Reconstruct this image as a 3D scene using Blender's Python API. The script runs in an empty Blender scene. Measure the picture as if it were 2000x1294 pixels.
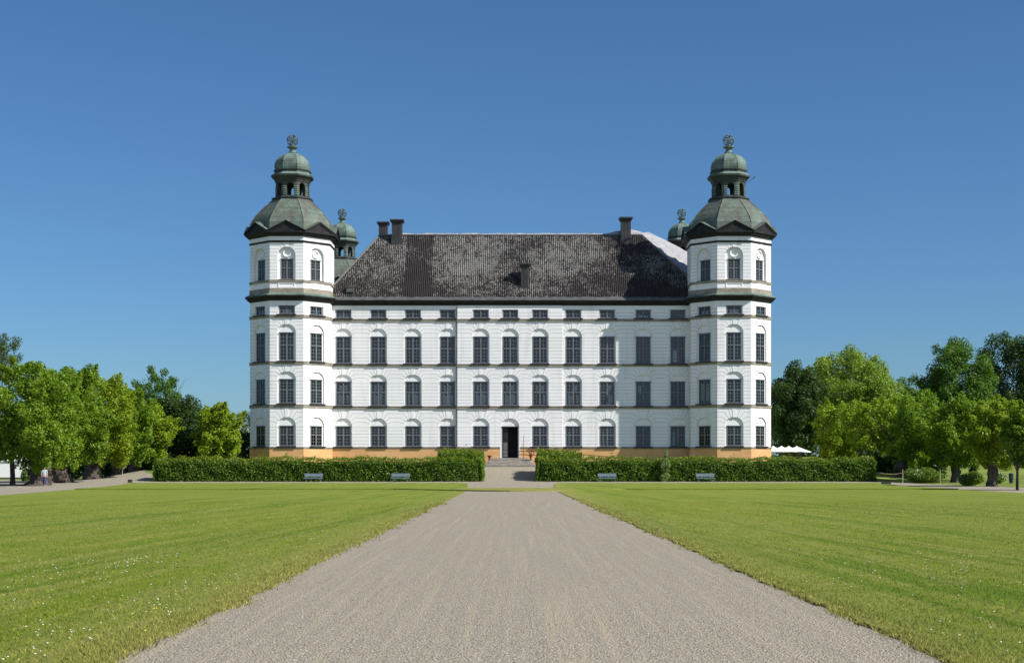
import bpy, math, random
import numpy as np
from mathutils import Vector, Matrix
R = math.radians
scene = bpy.context.scene
col = scene.collection
random.seed(7)
rng = np.random.default_rng(7)

# ------------------------------------------------------------------ camera, sky, sun, exposure
CX, CZ, F, PX, PY = 0.8, 1.65, 3000.0, 1010.0, 915.0
def Xp(px, D): return CX + (px - PX) * D / F
def Zp(py, D): return CZ + (PY - py) * D / F
cam = bpy.data.cameras.new('camera')
camo = bpy.data.objects.new('camera', cam); col.objects.link(camo)
camo.location = (CX, 0, CZ); camo.rotation_euler = (R(90), 0, 0)
cam.sensor_width = 36; cam.lens = 36 * F / 2000
cam.shift_x = -(PX - 1000) / 2000; cam.shift_y = (PY - 647) / 2000
cam.clip_start = 0.1; cam.clip_end = 6000
scene.camera = camo

SUN_AZ, SUN_EL = R(66.7), R(41.5)
sdir = Vector((math.sin(SUN_AZ) * math.cos(SUN_EL), -math.cos(SUN_AZ) * math.cos(SUN_EL), math.sin(SUN_EL)))
world = bpy.data.worlds.new('World'); scene.world = world; world.use_nodes = True
wn = world.node_tree
bg = wn.nodes['Background']
sky = wn.nodes.new('ShaderNodeTexSky'); sky.sky_type = 'NISHITA'
sky.sun_disc = False; sky.sun_elevation = SUN_EL; sky.sun_rotation = math.atan2(sdir.x, sdir.y)
sky.altitude = 300; sky.air_density = 1.0; sky.dust_density = 0.4; sky.ozone_density = 2.5
bg.inputs[1].default_value = 0.066
tint = wn.nodes.new('ShaderNodeMixRGB'); tint.blend_type = 'MULTIPLY'; tint.inputs[0].default_value = 1.0
tint.inputs[2].default_value = (0.405, 0.628, 0.87, 1)      # clear, deep blue northern summer sky
wn.links.new(sky.outputs[0], tint.inputs[1])
# clouds added to the unseen sky behind the camera, lifting fill on the facade
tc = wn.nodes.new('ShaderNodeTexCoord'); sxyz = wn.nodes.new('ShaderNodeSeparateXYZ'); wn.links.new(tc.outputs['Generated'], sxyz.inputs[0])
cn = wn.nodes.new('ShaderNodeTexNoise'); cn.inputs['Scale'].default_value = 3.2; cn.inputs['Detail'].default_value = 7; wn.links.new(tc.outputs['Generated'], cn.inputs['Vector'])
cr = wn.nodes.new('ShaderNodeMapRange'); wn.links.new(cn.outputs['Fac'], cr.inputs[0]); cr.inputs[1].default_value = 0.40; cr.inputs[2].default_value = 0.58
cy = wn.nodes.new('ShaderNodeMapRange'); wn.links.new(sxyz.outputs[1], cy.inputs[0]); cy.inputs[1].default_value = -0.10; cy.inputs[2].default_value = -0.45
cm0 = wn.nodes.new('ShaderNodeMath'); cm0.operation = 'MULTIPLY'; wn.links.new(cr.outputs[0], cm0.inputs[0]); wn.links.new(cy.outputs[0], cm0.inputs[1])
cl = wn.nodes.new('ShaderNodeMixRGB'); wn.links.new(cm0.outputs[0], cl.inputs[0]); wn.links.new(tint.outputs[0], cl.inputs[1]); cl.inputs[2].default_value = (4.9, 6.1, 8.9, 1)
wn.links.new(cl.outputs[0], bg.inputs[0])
sl = bpy.data.lights.new('sun', 'SUN'); sl.energy = 4.3; sl.angle = R(0.53); sl.color = (1.0, 0.955, 0.91)
so = bpy.data.objects.new('sun', sl); col.objects.link(so)
so.rotation_euler = (-sdir).to_track_quat('-Z', 'Y').to_euler(); so.location = (60, -20, 60)
scene.view_settings.view_transform = 'Standard'; scene.view_settings.look = 'None'
scene.view_settings.gamma = 1; scene.view_settings.exposure = 0.75
scene.cycles.max_bounces = 6; scene.cycles.transparent_max_bounces = 8
scene.cycles.caustics_reflective = False; scene.cycles.caustics_refractive = False

# ------------------------------------------------------------------ material helpers
class NT:
    def __init__(s, name):
        s.m = bpy.data.materials.new(name); s.m.use_nodes = True
        s.t = s.m.node_tree; s.b = s.t.nodes['Principled BSDF']; s.o = s.t.nodes['Material Output']
    def n(s, typ, **kw):
        nd = s.t.nodes.new('ShaderNode' + typ)
        for k, v in kw.items():
            if k.startswith('_'): setattr(nd, k[1:], v)
            else: nd.inputs[k.replace('_', ' ')].default_value = v
        return nd
    def l(s, a, b): s.t.links.new(a, b)
    def coord(s, scale=(1, 1, 1), kind='Object', rot=(0, 0, 0)):
        c = s.n('TexCoord'); mp = s.n('Mapping'); mp.inputs['Scale'].default_value = scale; mp.inputs['Rotation'].default_value = rot
        s.l(c.outputs[kind], mp.inputs[0]); return mp.outputs[0]
    def noise(s, vec, scale, detail=4, rough=0.55, dist=0.0):
        x = s.n('TexNoise', Scale=scale, Detail=detail, Roughness=rough, Distortion=dist)
        if vec is not None: s.l(vec, x.inputs['Vector'])
        return x.outputs['Fac']
    def ramp(s, fac, stops, interp='LINEAR'):
        r = s.n('ValToRGB'); r.color_ramp.interpolation = interp
        e = r.color_ramp.elements
        while len(e) < len(stops): e.new(0.5)
        for i, (p, c) in enumerate(stops):
            e[i].position = p
            e[i].color = (c, c, c, 1) if not isinstance(c, tuple) else (*c, 1)
        s.l(fac, r.inputs[0]); return r.outputs[0]
    def mix(s, fac, a, b, blend='MIX'):
        x = s.n('MixRGB', _blend_type=blend)
        for i, v in ((0, fac), (1, a), (2, b)):
            if hasattr(v, 'links'): s.l(v, x.inputs[i])
            elif i == 0: x.inputs[0].default_value = v
            else: x.inputs[i].default_value = (*v, 1)
        return x.outputs[0]
    def math(s, op, a, b=0.0):
        x = s.n('Math', _operation=op)
        for i, v in ((0, a), (1, b)):
            if hasattr(v, 'links'): s.l(v, x.inputs[i])
            else: x.inputs[i].default_value = v
        return x.outputs[0]
    def bump(s, h, strength=0.5, dist=0.02):
        b = s.n('Bump', Strength=strength, Distance=dist); s.l(h, b.inputs['Height']); s.l(b.outputs[0], s.b.inputs['Normal'])
    def color(s, c):
        if hasattr(c, 'links'): s.l(c, s.b.inputs['Base Color'])
        else: s.b.inputs['Base Color'].default_value = (*c, 1)
    def set(s, rough=0.7, spec=0.3, metal=0.0):
        s.b.inputs['Roughness'].default_value = rough; s.b.inputs['Specular IOR Level'].default_value = spec
        s.b.inputs['Metallic'].default_value = metal; return s

def mottled(name, c1, c2, scale=3.0, rough=0.8, spec=0.25, metal=0.0, bump=0.0, stretch=(1, 1, 1), lo=0.35, hi=0.65):
    t = NT(name).set(rough, spec, metal)
    f = t.noise(t.coord(stretch), scale, 6)
    t.color(t.mix(t.ramp(f, [(lo, 0.0), (hi, 1.0)]), c1, c2))
    if bump: t.bump(t.noise(t.coord(stretch), scale * 6, 4), bump, 0.02)
    return t.m

def mat_plaster():
    t = NT('white_plaster').set(0.85, 0.2)
    v = t.coord()
    a = t.noise(v, 0.35, 5); b = t.noise(t.coord((1.2, 1.2, 0.12)), 1.3, 5); c = t.noise(v, 6.0, 5)
    base = t.mix(t.ramp(a, [(0.35, 0.0), (0.7, 1.0)]), (0.80, 0.792, 0.775), (0.735, 0.73, 0.718))
    base = t.mix(t.math('MULTIPLY', t.ramp(b, [(0.52, 0.0), (0.78, 1.0)]), 0.55), base, (0.55, 0.53, 0.50))
    base = t.mix(t.math('MULTIPLY', t.ramp(c, [(0.45, 0.0), (0.75, 1.0)]), 0.25), base, (0.66, 0.65, 0.63))
    t.color(base); t.bump(c, 0.25, 0.01); return t.m

def mat_copper(name, green, grey, amt):
    t = NT(name).set(0.65, 0.35, 0.0)
    v = t.coord()
    f = t.noise(v, 0.7, 7, 0.65, 0.4); g = t.noise(t.coord((3.0, 3.0, 0.25)), 1.1, 6, 0.6)
    c = t.mix(t.ramp(f, [(amt - 0.14, 0.0), (amt + 0.14, 1.0)]), green, grey)
    c = t.mix(t.math('MULTIPLY', t.ramp(g, [(0.5, 0.0), (0.72, 1.0)]), 0.65), c, (0.10, 0.085, 0.06))
    c = t.mix(t.math('MULTIPLY', t.ramp(g, [(0.25, 1.0), (0.42, 0.0)]), 0.35), c, (0.30, 0.40, 0.31))
    br = t.n('TexBrick', Scale=1.0); br.inputs['Color1'].default_value = (1, 1, 1, 1); br.inputs['Color2'].default_value = (0.86, 0.86, 0.86, 1)
    br.inputs['Mortar'].default_value = (0.45, 0.45, 0.45, 1); br.inputs['Mortar Size'].default_value = 0.022
    br.inputs['Brick Width'].default_value = 1.1; br.inputs['Row Height'].default_value = 0.62
    sx = t.n('SeparateXYZ'); t.l(v, sx.inputs[0]); cm = t.n('CombineXYZ')
    t.l(t.math('ADD', sx.outputs[0], sx.outputs[1]), cm.inputs[0]); t.l(sx.outputs[2], cm.inputs[1]); t.l(cm.outputs[0], br.inputs['Vector'])
    c = t.mix(0.8, c, br.outputs[0], 'MULTIPLY')
    t.color(c); t.bump(t.noise(v, 3.0, 5), 0.3, 0.03); return t.m

def mat_roof_tiles():
    t = NT('lichen_pantiles').set(0.9, 0.15)
    v = t.coord()
    sx = t.n('SeparateXYZ'); t.l(v, sx.inputs[0])
    X, Z = sx.outputs[0], sx.outputs[2]
    sp = t.noise(t.coord((6.5, 3.6, 3.6)), 1.0, 3, 0.7)           # lichen flecks, one to a few tiles big
    sp2 = t.noise(v, 0.16, 4); sp3 = t.noise(t.coord((20, 16, 16)), 1.0, 3, 0.7)
    dens = t.math('ADD', t.math('MULTIPLY', sp, 0.75), t.math('MULTIPLY', sp3, 0.35))
    dens = t.math('ADD', dens, t.math('MULTIPLY', t.math('SUBTRACT', sp2, 0.5), 0.42))
    dens = t.math('ADD', dens, t.math('MULTIPLY', t.math('SUBTRACT', t.noise(v, 0.9, 5, 0.7, 0.6), 0.5), 0.40))
    zz = t.n('MapRange'); t.l(Z, zz.inputs[0]); zz.inputs[1].default_value = 22.5; zz.inputs[2].default_value = 27.0
    zz.inputs[3].default_value = -0.05; zz.inputs[4].default_value = 0.03
    dens = t.math('ADD', dens, zz.outputs[0])
    xr_ = t.n('MapRange'); t.l(X, xr_.inputs[0]); xr_.inputs[1].default_value = 9.0; xr_.inputs[2].default_value = 18.0; xr_.inputs[3].default_value = 0.0; xr_.inputs[4].default_value = -0.07  # lichen thinned rightwards, painting the tower's shadow darker into the tiles
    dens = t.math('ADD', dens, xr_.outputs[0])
    # a strip of newer tiles with hardly any lichen
    st = t.math('MULTIPLY', t.math('GREATER_THAN', X, -13.1), t.math('LESS_THAN', X, -9.7))
    dens = t.math('SUBTRACT', dens, t.math('MULTIPLY', st, 0.085))
    li = t.ramp(dens, [(0.545, 0.0), (0.61, 1.0)])
    tile = t.mix(t.noise(v, 0.8, 4), (0.018, 0.017, 0.0165), (0.036, 0.031, 0.029))
    c = t.mix(li, tile, t.mix(t.noise(v, 5, 3), (0.095, 0.091, 0.083), (0.262, 0.252, 0.226)))
    # course joints every 0.33 m up the slope
    fr = t.math('FRACT', t.math('MULTIPLY', Z, 3.6))
    c = t.mix(t.math('MULTIPLY', t.math('LESS_THAN', fr, 0.16), 0.55), c, (0.03, 0.026, 0.024))
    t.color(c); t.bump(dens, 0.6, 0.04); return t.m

def lawn_color(t):
    g = t.n('NewGeometry'); P = g.outputs['Position']; sx = t.n('SeparateXYZ'); t.l(P, sx.inputs[0])
    X, Y = sx.outputs[0], sx.outputs[1]
    # mowing lines run along the drive and fan out towards the camera
    u = t.math('MULTIPLY', t.math('SUBTRACT', X, 0.7), t.math('ADD', 1.0, t.math('MULTIPLY', Y, 0.0075)))
    def along(ks, ky):
        cm = t.n('CombineXYZ'); t.l(t.math('MULTIPLY', u, ks), cm.inputs[0]); t.l(t.math('MULTIPLY', Y, ky), cm.inputs[1]); return cm.outputs[0]
    st = t.noise(along(0.42, 0.012), 1.0, 2, 0.5, 0.25); st2 = t.noise(along(1.3, 0.035), 1.0, 4, 0.6, 0.2); st3 = t.noise(along(3.4, 0.12), 1.0, 4, 0.65, 0.3)
    big = t.noise(P, 0.09, 5, 0.6); mid = t.noise(P, 0.9, 6, 0.65)
    c = t.mix(t.ramp(st, [(0.43, 0.0), (0.55, 1.0)]), LG[0], LG[1])
    c = t.mix(t.math('MULTIPLY', t.ramp(st2, [(0.47, 0.0), (0.56, 1.0)]), 0.75), c, LG[2])
    c = t.mix(t.math('MULTIPLY', t.ramp(st3, [(0.50, 0.0), (0.64, 1.0)]), 0.55), c, LG[3])
    c = t.mix(t.math('MULTIPLY', t.ramp(mid, [(0.5, 0.0), (0.68, 1.0)]), 0.55), c, LG[0])
    c = t.mix(t.math('MULTIPLY', t.ramp(mid, [(0.30, 1.0), (0.42, 0.0)]), 0.6), c, LG[3])
    c = t.mix(t.math('MULTIPLY', t.ramp(big, [(0.46, 0.0), (0.66, 1.0)]), 0.45), c, LG[2])
    # dry, worn edge beside the drive
    ed = t.math('ABSOLUTE', t.math('SUBTRACT', X, 0.75))
    mr = t.n('MapRange'); t.l(t.math('ADD', ed, t.math('MULTIPLY', t.math('SUBTRACT', st2, 0.5), 3.0)), mr.inputs[0])
    mr.inputs[1].default_value = 3.2; mr.inputs[2].default_value = 4.9; mr.inputs[3].default_value = 0.7; mr.inputs[4].default_value = 0.0
    return t.mix(mr.outputs[0], c, LG[3]), P
LG = ((0.115, 0.186, 0.011), (0.178, 0.232, 0.018), (0.242, 0.268, 0.042), (0.320, 0.288, 0.088))
def mat_lawn():
    t = NT('mown_grass').set(0.9, 0.12)
    c, P = lawn_color(t)
    fine = t.noise(P, 13, 5, 0.75); vf = t.noise(P, 55, 3, 0.8)
    c = t.mix(t.ramp(fine, [(0.3, 0.55), (0.6, 0.0)]), c, (0.045, 0.085, 0.008))
    c = t.mix(t.ramp(fine, [(0.55, 0.0), (0.85, 0.5)]), c, (0.33, 0.36, 0.10))
    c = t.mix(t.ramp(vf, [(0.35, 0.3), (0.6, 0.0)]), c, (0.05, 0.075, 0.01))
    t.color(c); t.bump(t.math('ADD', fine, t.math('MULTIPLY', vf, 0.5)), 0.8, 0.05); return t.m
def mat_blades():
    t = NT('grass_blades').set(0.7, 0.15)
    c, P = lawn_color(t); g = t.n('NewGeometry')
    c = t.mix(0.85, c, t.ramp(g.outputs['Random Per Island'], [(0.0, (0.45, 0.5, 0.4)), (0.5, (1.0, 1.0, 1.0)), (1.0, (1.7, 1.55, 1.6))]), 'MULTIPLY')
    t.color(c); tl = t.n('BsdfTranslucent'); t.l(c, tl.inputs[0]); ms = t.n('MixShader'); ms.inputs[0].default_value = 0.3
    t.l(t.b.outputs[0], ms.inputs[1]); t.l(tl.outputs[0], ms.inputs[2]); t.l(ms.outputs[0], t.o.inputs[0]); return t.m

def mat_gravel(name='fine_gravel', worn=True):
    t = NT(name).set(0.95, 0.12)
    g = t.n('NewGeometry'); P = g.outputs['Position']
    vo = t.n('TexVoronoi', Scale=46.0); t.l(P, vo.inputs['Vector'])
    v2 = t.n('TexVoronoi', Scale=110.0); t.l(P, v2.inputs['Vector'])
    sep = t.n('SeparateColor'); t.l(vo.outputs['Color'], sep.inputs[0])
    sep2 = t.n('SeparateColor'); t.l(v2.outputs['Color'], sep2.inputs[0])
    big = t.noise(P, 0.5, 5, 0.6); fl = t.noise(P, 9.0, 5, 0.7)
    c = t.ramp(sep.outputs[0], [(0.0, (0.105, 0.092, 0.078)), (0.2, (0.280, 0.251, 0.181)), (0.72, (0.385, 0.346, 0.250)), (0.93, (0.520, 0.460, 0.338)), (1.0, (0.70, 0.66, 0.58))])
    c2 = t.ramp(sep2.outputs[1], [(0.0, (0.15, 0.13, 0.105)), (0.5, (0.356, 0.319, 0.228)), (1.0, (0.510, 0.450, 0.329))])
    c = t.mix(0.45, c, c2)
    c = t.mix(t.ramp(vo.outputs['Distance'], [(0.35, 0.0), (0.75, 0.55)]), c, (0.115, 0.10, 0.088))
    sx = t.n('SeparateXYZ'); t.l(P, sx.inputs[0]); cm = t.n('CombineXYZ')
    t.l(t.math('MULTIPLY', sx.outputs[0], 1.0), cm.inputs[0]); t.l(t.math('MULTIPLY', sx.outputs[1], 0.012), cm.inputs[1])
    tr = t.noise(cm.outputs[0], 7.5, 5, 0.7, 0.05)                 # wheel and rake lines along the drive
    c = t.mix(t.math('MULTIPLY', t.ramp(tr, [(0.5, 0.0), (0.68, 1.0)]), 0.6), c, (0.390, 0.326, 0.226))
    c = t.mix(t.math('MULTIPLY', t.ramp(tr, [(0.3, 1.0), (0.45, 0.0)]), 0.4), c, (0.245, 0.226, 0.177))
    c = t.mix(t.math('MULTIPLY', t.ramp(big, [(0.4, 0.0), (0.75, 1.0)]), 0.12), c, (0.320, 0.280, 0.204))
    c = t.mix(t.math('MULTIPLY', t.ramp(fl, [(0.25, 1.0), (0.42, 0.0)]), 0.28), c, (0.13, 0.118, 0.105))
    t.color(c); t.bump(t.math('ADD', vo.outputs['Distance'], t.math('MULTIPLY', fl, 1.5)), 0.7, 0.03); return t.m

def mat_leaf(name, dark, mid, light, trans=0.32):
    t = NT(name).set(0.5, 0.28)
    g = t.n('NewGeometry')
    c = t.ramp(g.outputs['Random Per Island'], [(0.0, dark), (0.5, mid), (1.0, light)])
    big = t.noise(g.outputs['Position'], 0.55, 3)
    c = t.mix(t.math('MULTIPLY', t.ramp(big, [(0.4, 0.0), (0.65, 1.0)]), 0.5), c, light)
    t.color(c)
    tl = t.n('BsdfTranslucent'); t.l(t.mix(0.5, c, (0.20, 0.42, 0.015)), tl.inputs[0])
    ms = t.n('MixShader'); ms.inputs[0].default_value = trans
    t.l(t.b.outputs[0], ms.inputs[1]); t.l(tl.outputs[0], ms.inputs[2]); t.l(ms.outputs[0], t.o.inputs[0])
    return t.m

def mat_glass():
    t = NT('window_glass')
    tr = t.n('BsdfTransparent'); tr.inputs[0].default_value = (0.72, 0.78, 0.80, 1)
    gl = t.n('BsdfGlossy'); gl.inputs['Roughness'].default_value = 0.03; gl.inputs['Color'].default_value = (0.9, 0.95, 1, 1)
    fr = t.n('Fresnel'); fr.inputs[0].default_value = 1.52
    g = t.n('NewGeometry'); b = t.n('Bump', Strength=0.03, Distance=0.05); t.l(t.noise(g.outputs['Position'], 2.3, 2), b.inputs['Height'])
    t.l(b.outputs[0], gl.inputs['Normal'])
    ms = t.n('MixShader'); t.l(t.math('ADD', t.math('MULTIPLY', fr.outputs[0], 1.0), 0.01), ms.inputs[0]); t.l(tr.outputs[0], ms.inputs[1]); t.l(gl.outputs[0], ms.inputs[2])
    t.l(ms.outputs[0], t.o.inputs[0]); return t.m

M = {}
M['plaster'] = mat_plaster()
M['joint'] = mottled('plaster_joint', (0.36, 0.35, 0.33), (0.48, 0.47, 0.45), 2)
M['stone'] = mottled('sandstone_band', (0.20, 0.178, 0.138), (0.32, 0.288, 0.225), 1.1, 0.9, 0.15, 0, 0.3, (1, 1, 3))
M['ochre'] = mottled('ochre_plaster', (0.56, 0.315, 0.135), (0.63, 0.375, 0.18), 0.6, 0.9, 0.12, 0, 0.2, (1, 1, 2))
M['cornice'] = mottled('black_painted_cornice', (0.009, 0.009, 0.010), (0.020, 0.019, 0.019), 1.5, 0.6, 0.25)
M['apron'] = mottled('weathered_sheet_metal', (0.055, 0.062, 0.060), (0.12, 0.124, 0.118), 2.5, 0.6, 0.4, 0.2, 0, (0.6, 1, 3))
M['copper'] = mat_copper('green_copper', (0.112, 0.160, 0.122), (0.072, 0.069, 0.054), 0.50)
M['copper_light'] = mat_copper('verdigris_copper', (0.140, 0.215, 0.176), (0.070, 0.090, 0.072), 0.53)
M['copper_dark'] = mat_copper('dark_copper', (0.045, 0.065, 0.054), (0.035, 0.036, 0.032), 0.5)
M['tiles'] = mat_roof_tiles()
M['frame'] = mottled('grey_window_paint', (0.112, 0.119, 0.117), (0.146, 0.152, 0.150), 3, 0.5, 0.35)
M['darkwood'] = mottled('dark_sill', (0.028, 0.028, 0.032), (0.05, 0.05, 0.055), 2, 0.5, 0.35)
M['glass'] = mat_glass()
M['blind_grey'] = mottled('grey_inner_shutter', (0.028, 0.027, 0.027), (0.075, 0.072, 0.07), 1.2, 0.8)
M['blind_dark'] = mottled('dark_room', (0.006, 0.012, 0.020), (0.016, 0.028, 0.042), 0.8, 0.9)  # dark sheet painted as the shade of an unlit room, no blind
M['blind_teal'] = mottled('green_curtain', (0.02, 0.06, 0.055), (0.055, 0.12, 0.105), 2.5, 0.9, 0.1, 0, 0, (4, 4, 0.4))
M['blind_blue'] = mottled('blue_grey_blind', (0.016, 0.028, 0.040), (0.045, 0.068, 0.088), 1.5, 0.9, 0.1, 0, 0, (2, 2, 0.5))
M['blind_warm'] = mottled('brown_inner_shutter', (0.030, 0.021, 0.018), (0.066, 0.05, 0.042), 2, 0.9, 0.1)
M['curtain'] = mottled('pale_curtain', (0.70, 0.70, 0.68), (0.80, 0.80, 0.78), 2, 0.9, 0.1)  # curtains, and on the first floor painted daylight
M['chimney'] = mottled('black_sheet_chimney', (0.026, 0.025, 0.027), (0.045, 0.042, 0.043), 1.5, 0.55, 0.35, 0, 0.15)
M['stair'] = mottled('grey_stone_steps', (0.33, 0.30, 0.25), (0.46, 0.425, 0.36), 2.0, 0.9, 0.15, 0, 0.3)
M['door'] = mottled('black_door', (0.012, 0.012, 0.013), (0.02, 0.02, 0.022), 2, 0.5)
M['door_light'] = mottled('grey_door_strips', (0.20, 0.195, 0.19), (0.34, 0.33, 0.32), 3, 0.5)
M['rust'] = mottled('rusty_iron', (0.085, 0.032, 0.016), (0.15, 0.055, 0.024), 4, 0.8, 0.2)
M['tarp'] = mottled('white_tarpaulin', (0.29, 0.29, 0.295), (0.37, 0.37, 0.375), 0.8, 0.6, 0.2, 0, 0.0)
M['tarp'] = (lambda t: (t.color(t.mix(t.noise(t.coord(), 0.7, 4), (0.28, 0.28, 0.285), (0.40, 0.40, 0.405))), t.bump(t.noise(t.coord((0.5, 1.6, 1.6), 'Object', (0.3, 0.5, 0.4)), 0.9, 4, 0.6, 1.5), 1.0, 0.5), t.m)[-1])(NT('creased_white_tarpaulin').set(0.55, 0.25))
M['bark'] = mottled('tree_bark', (0.036, 0.030, 0.025), (0.11, 0.094, 0.076), 3.0, 0.95, 0.1, 0, 0.9, (2, 2, 0.6))
M['hedge_core'] = mottled('hedge_twigs', (0.012, 0.016, 0.007), (0.025, 0.03, 0.012), 5, 0.95, 0.05)
M['bench'] = mottled('pale_blue_grey_paint', (0.115, 0.165, 0.185), (0.16, 0.21, 0.23), 4, 0.6, 0.3)
M['benchleg'] = mottled('bench_iron', (0.10, 0.12, 0.12), (0.16, 0.18, 0.18), 4, 0.5, 0.4)
M['canvas'] = mottled('white_canvas', (0.76, 0.76, 0.75), (0.82, 0.82, 0.81), 2, 0.8, 0.15)
M['lawn'] = mat_lawn()
M['gravel'] = mat_gravel()
M['soil'] = mottled('park_ground', (0.085, 0.125, 0.022), (0.20, 0.235, 0.05), 0.5, 0.95, 0.1, 0, 0.8)
M['box'] = mottled('dark_metal_box', (0.02, 0.022, 0.02), (0.04, 0.04, 0.036), 4, 0.5, 0.4)
M['stake'] = mottled('bleached_wood', (0.36, 0.29, 0.16), (0.46, 0.39, 0.24), 5, 0.8)
M['bin'] = mottled('dark_blue_bin', (0.014, 0.028, 0.042), (0.03, 0.05, 0.07), 3, 0.4, 0.4)
M['skin'] = mottled('skin', (0.42, 0.25, 0.18), (0.50, 0.31, 0.23), 5, 0.6)
M['shirt'] = mottled('pale_blue_shirt', (0.34, 0.42, 0.47), (0.42, 0.50, 0.55), 5, 0.9)
M['jeans'] = mottled('blue_jeans', (0.04, 0.06, 0.15), (0.06, 0.09, 0.21), 6, 0.9)
M['hair'] = mottled('dark_hair', (0.02, 0.015, 0.01), (0.05, 0.035, 0.02), 8, 0.6)
M['petal'] = mottled('white_petals', (0.75, 0.75, 0.70), (0.82, 0.82, 0.78), 8, 0.7)
M['petal_yellow'] = mottled('yellow_petals', (0.68, 0.48, 0.02), (0.76, 0.56, 0.04), 8, 0.7)
L = {}
L['lime'] = mat_leaf('lime_leaves', (0.050, 0.112, 0.007), (0.145, 0.245, 0.014), (0.255, 0.355, 0.026), 0.44)
L['lime_yellow'] = mat_leaf('yellow_green_leaves', (0.085, 0.150, 0.007), (0.225, 0.315, 0.014), (0.37, 0.43, 0.028), 0.46)
L['park'] = mat_leaf('park_tree_leaves', (0.020, 0.060, 0.008), (0.055, 0.128, 0.014), (0.115, 0.210, 0.028))
L['grey'] = mat_leaf('grey_green_leaves', (0.030, 0.050, 0.018), (0.060, 0.090, 0.032), (0.105, 0.140, 0.055))
L['pale_park'] = mat_leaf('pale_park_leaves', (0.060, 0.125, 0.013), (0.170, 0.260, 0.030), (0.33, 0.41, 0.065), 0.42)
L['dark'] = mat_leaf('dark_leaves', (0.010, 0.026, 0.006), (0.022, 0.050, 0.009), (0.045, 0.085, 0.014), 0.2)
L['hedge'] = mat_leaf('hornbeam_leaves', (0.028, 0.080, 0.007), (0.084, 0.172, 0.014), (0.175, 0.275, 0.030), 0.34)
L['hedge_top'] = mat_leaf('young_hedge_shoots', (0.062, 0.115, 0.008), (0.125, 0.185, 0.012), (0.205, 0.245, 0.022), 0.34)
L['bush'] = mat_leaf('bush_leaves', (0.05, 0.10, 0.012), (0.10, 0.17, 0.02), (0.20, 0.27, 0.045))
L['sapling'] = mat_leaf('pale_leaves', (0.10, 0.18, 0.05), (0.20, 0.29, 0.085), (0.36, 0.44, 0.17), 0.4)
L['grass'] = mat_blades()
L['far'] = mat_leaf('far_wood_leaves', (0.030, 0.052, 0.026), (0.055, 0.085, 0.042), (0.085, 0.12, 0.058), 0.15)

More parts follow.
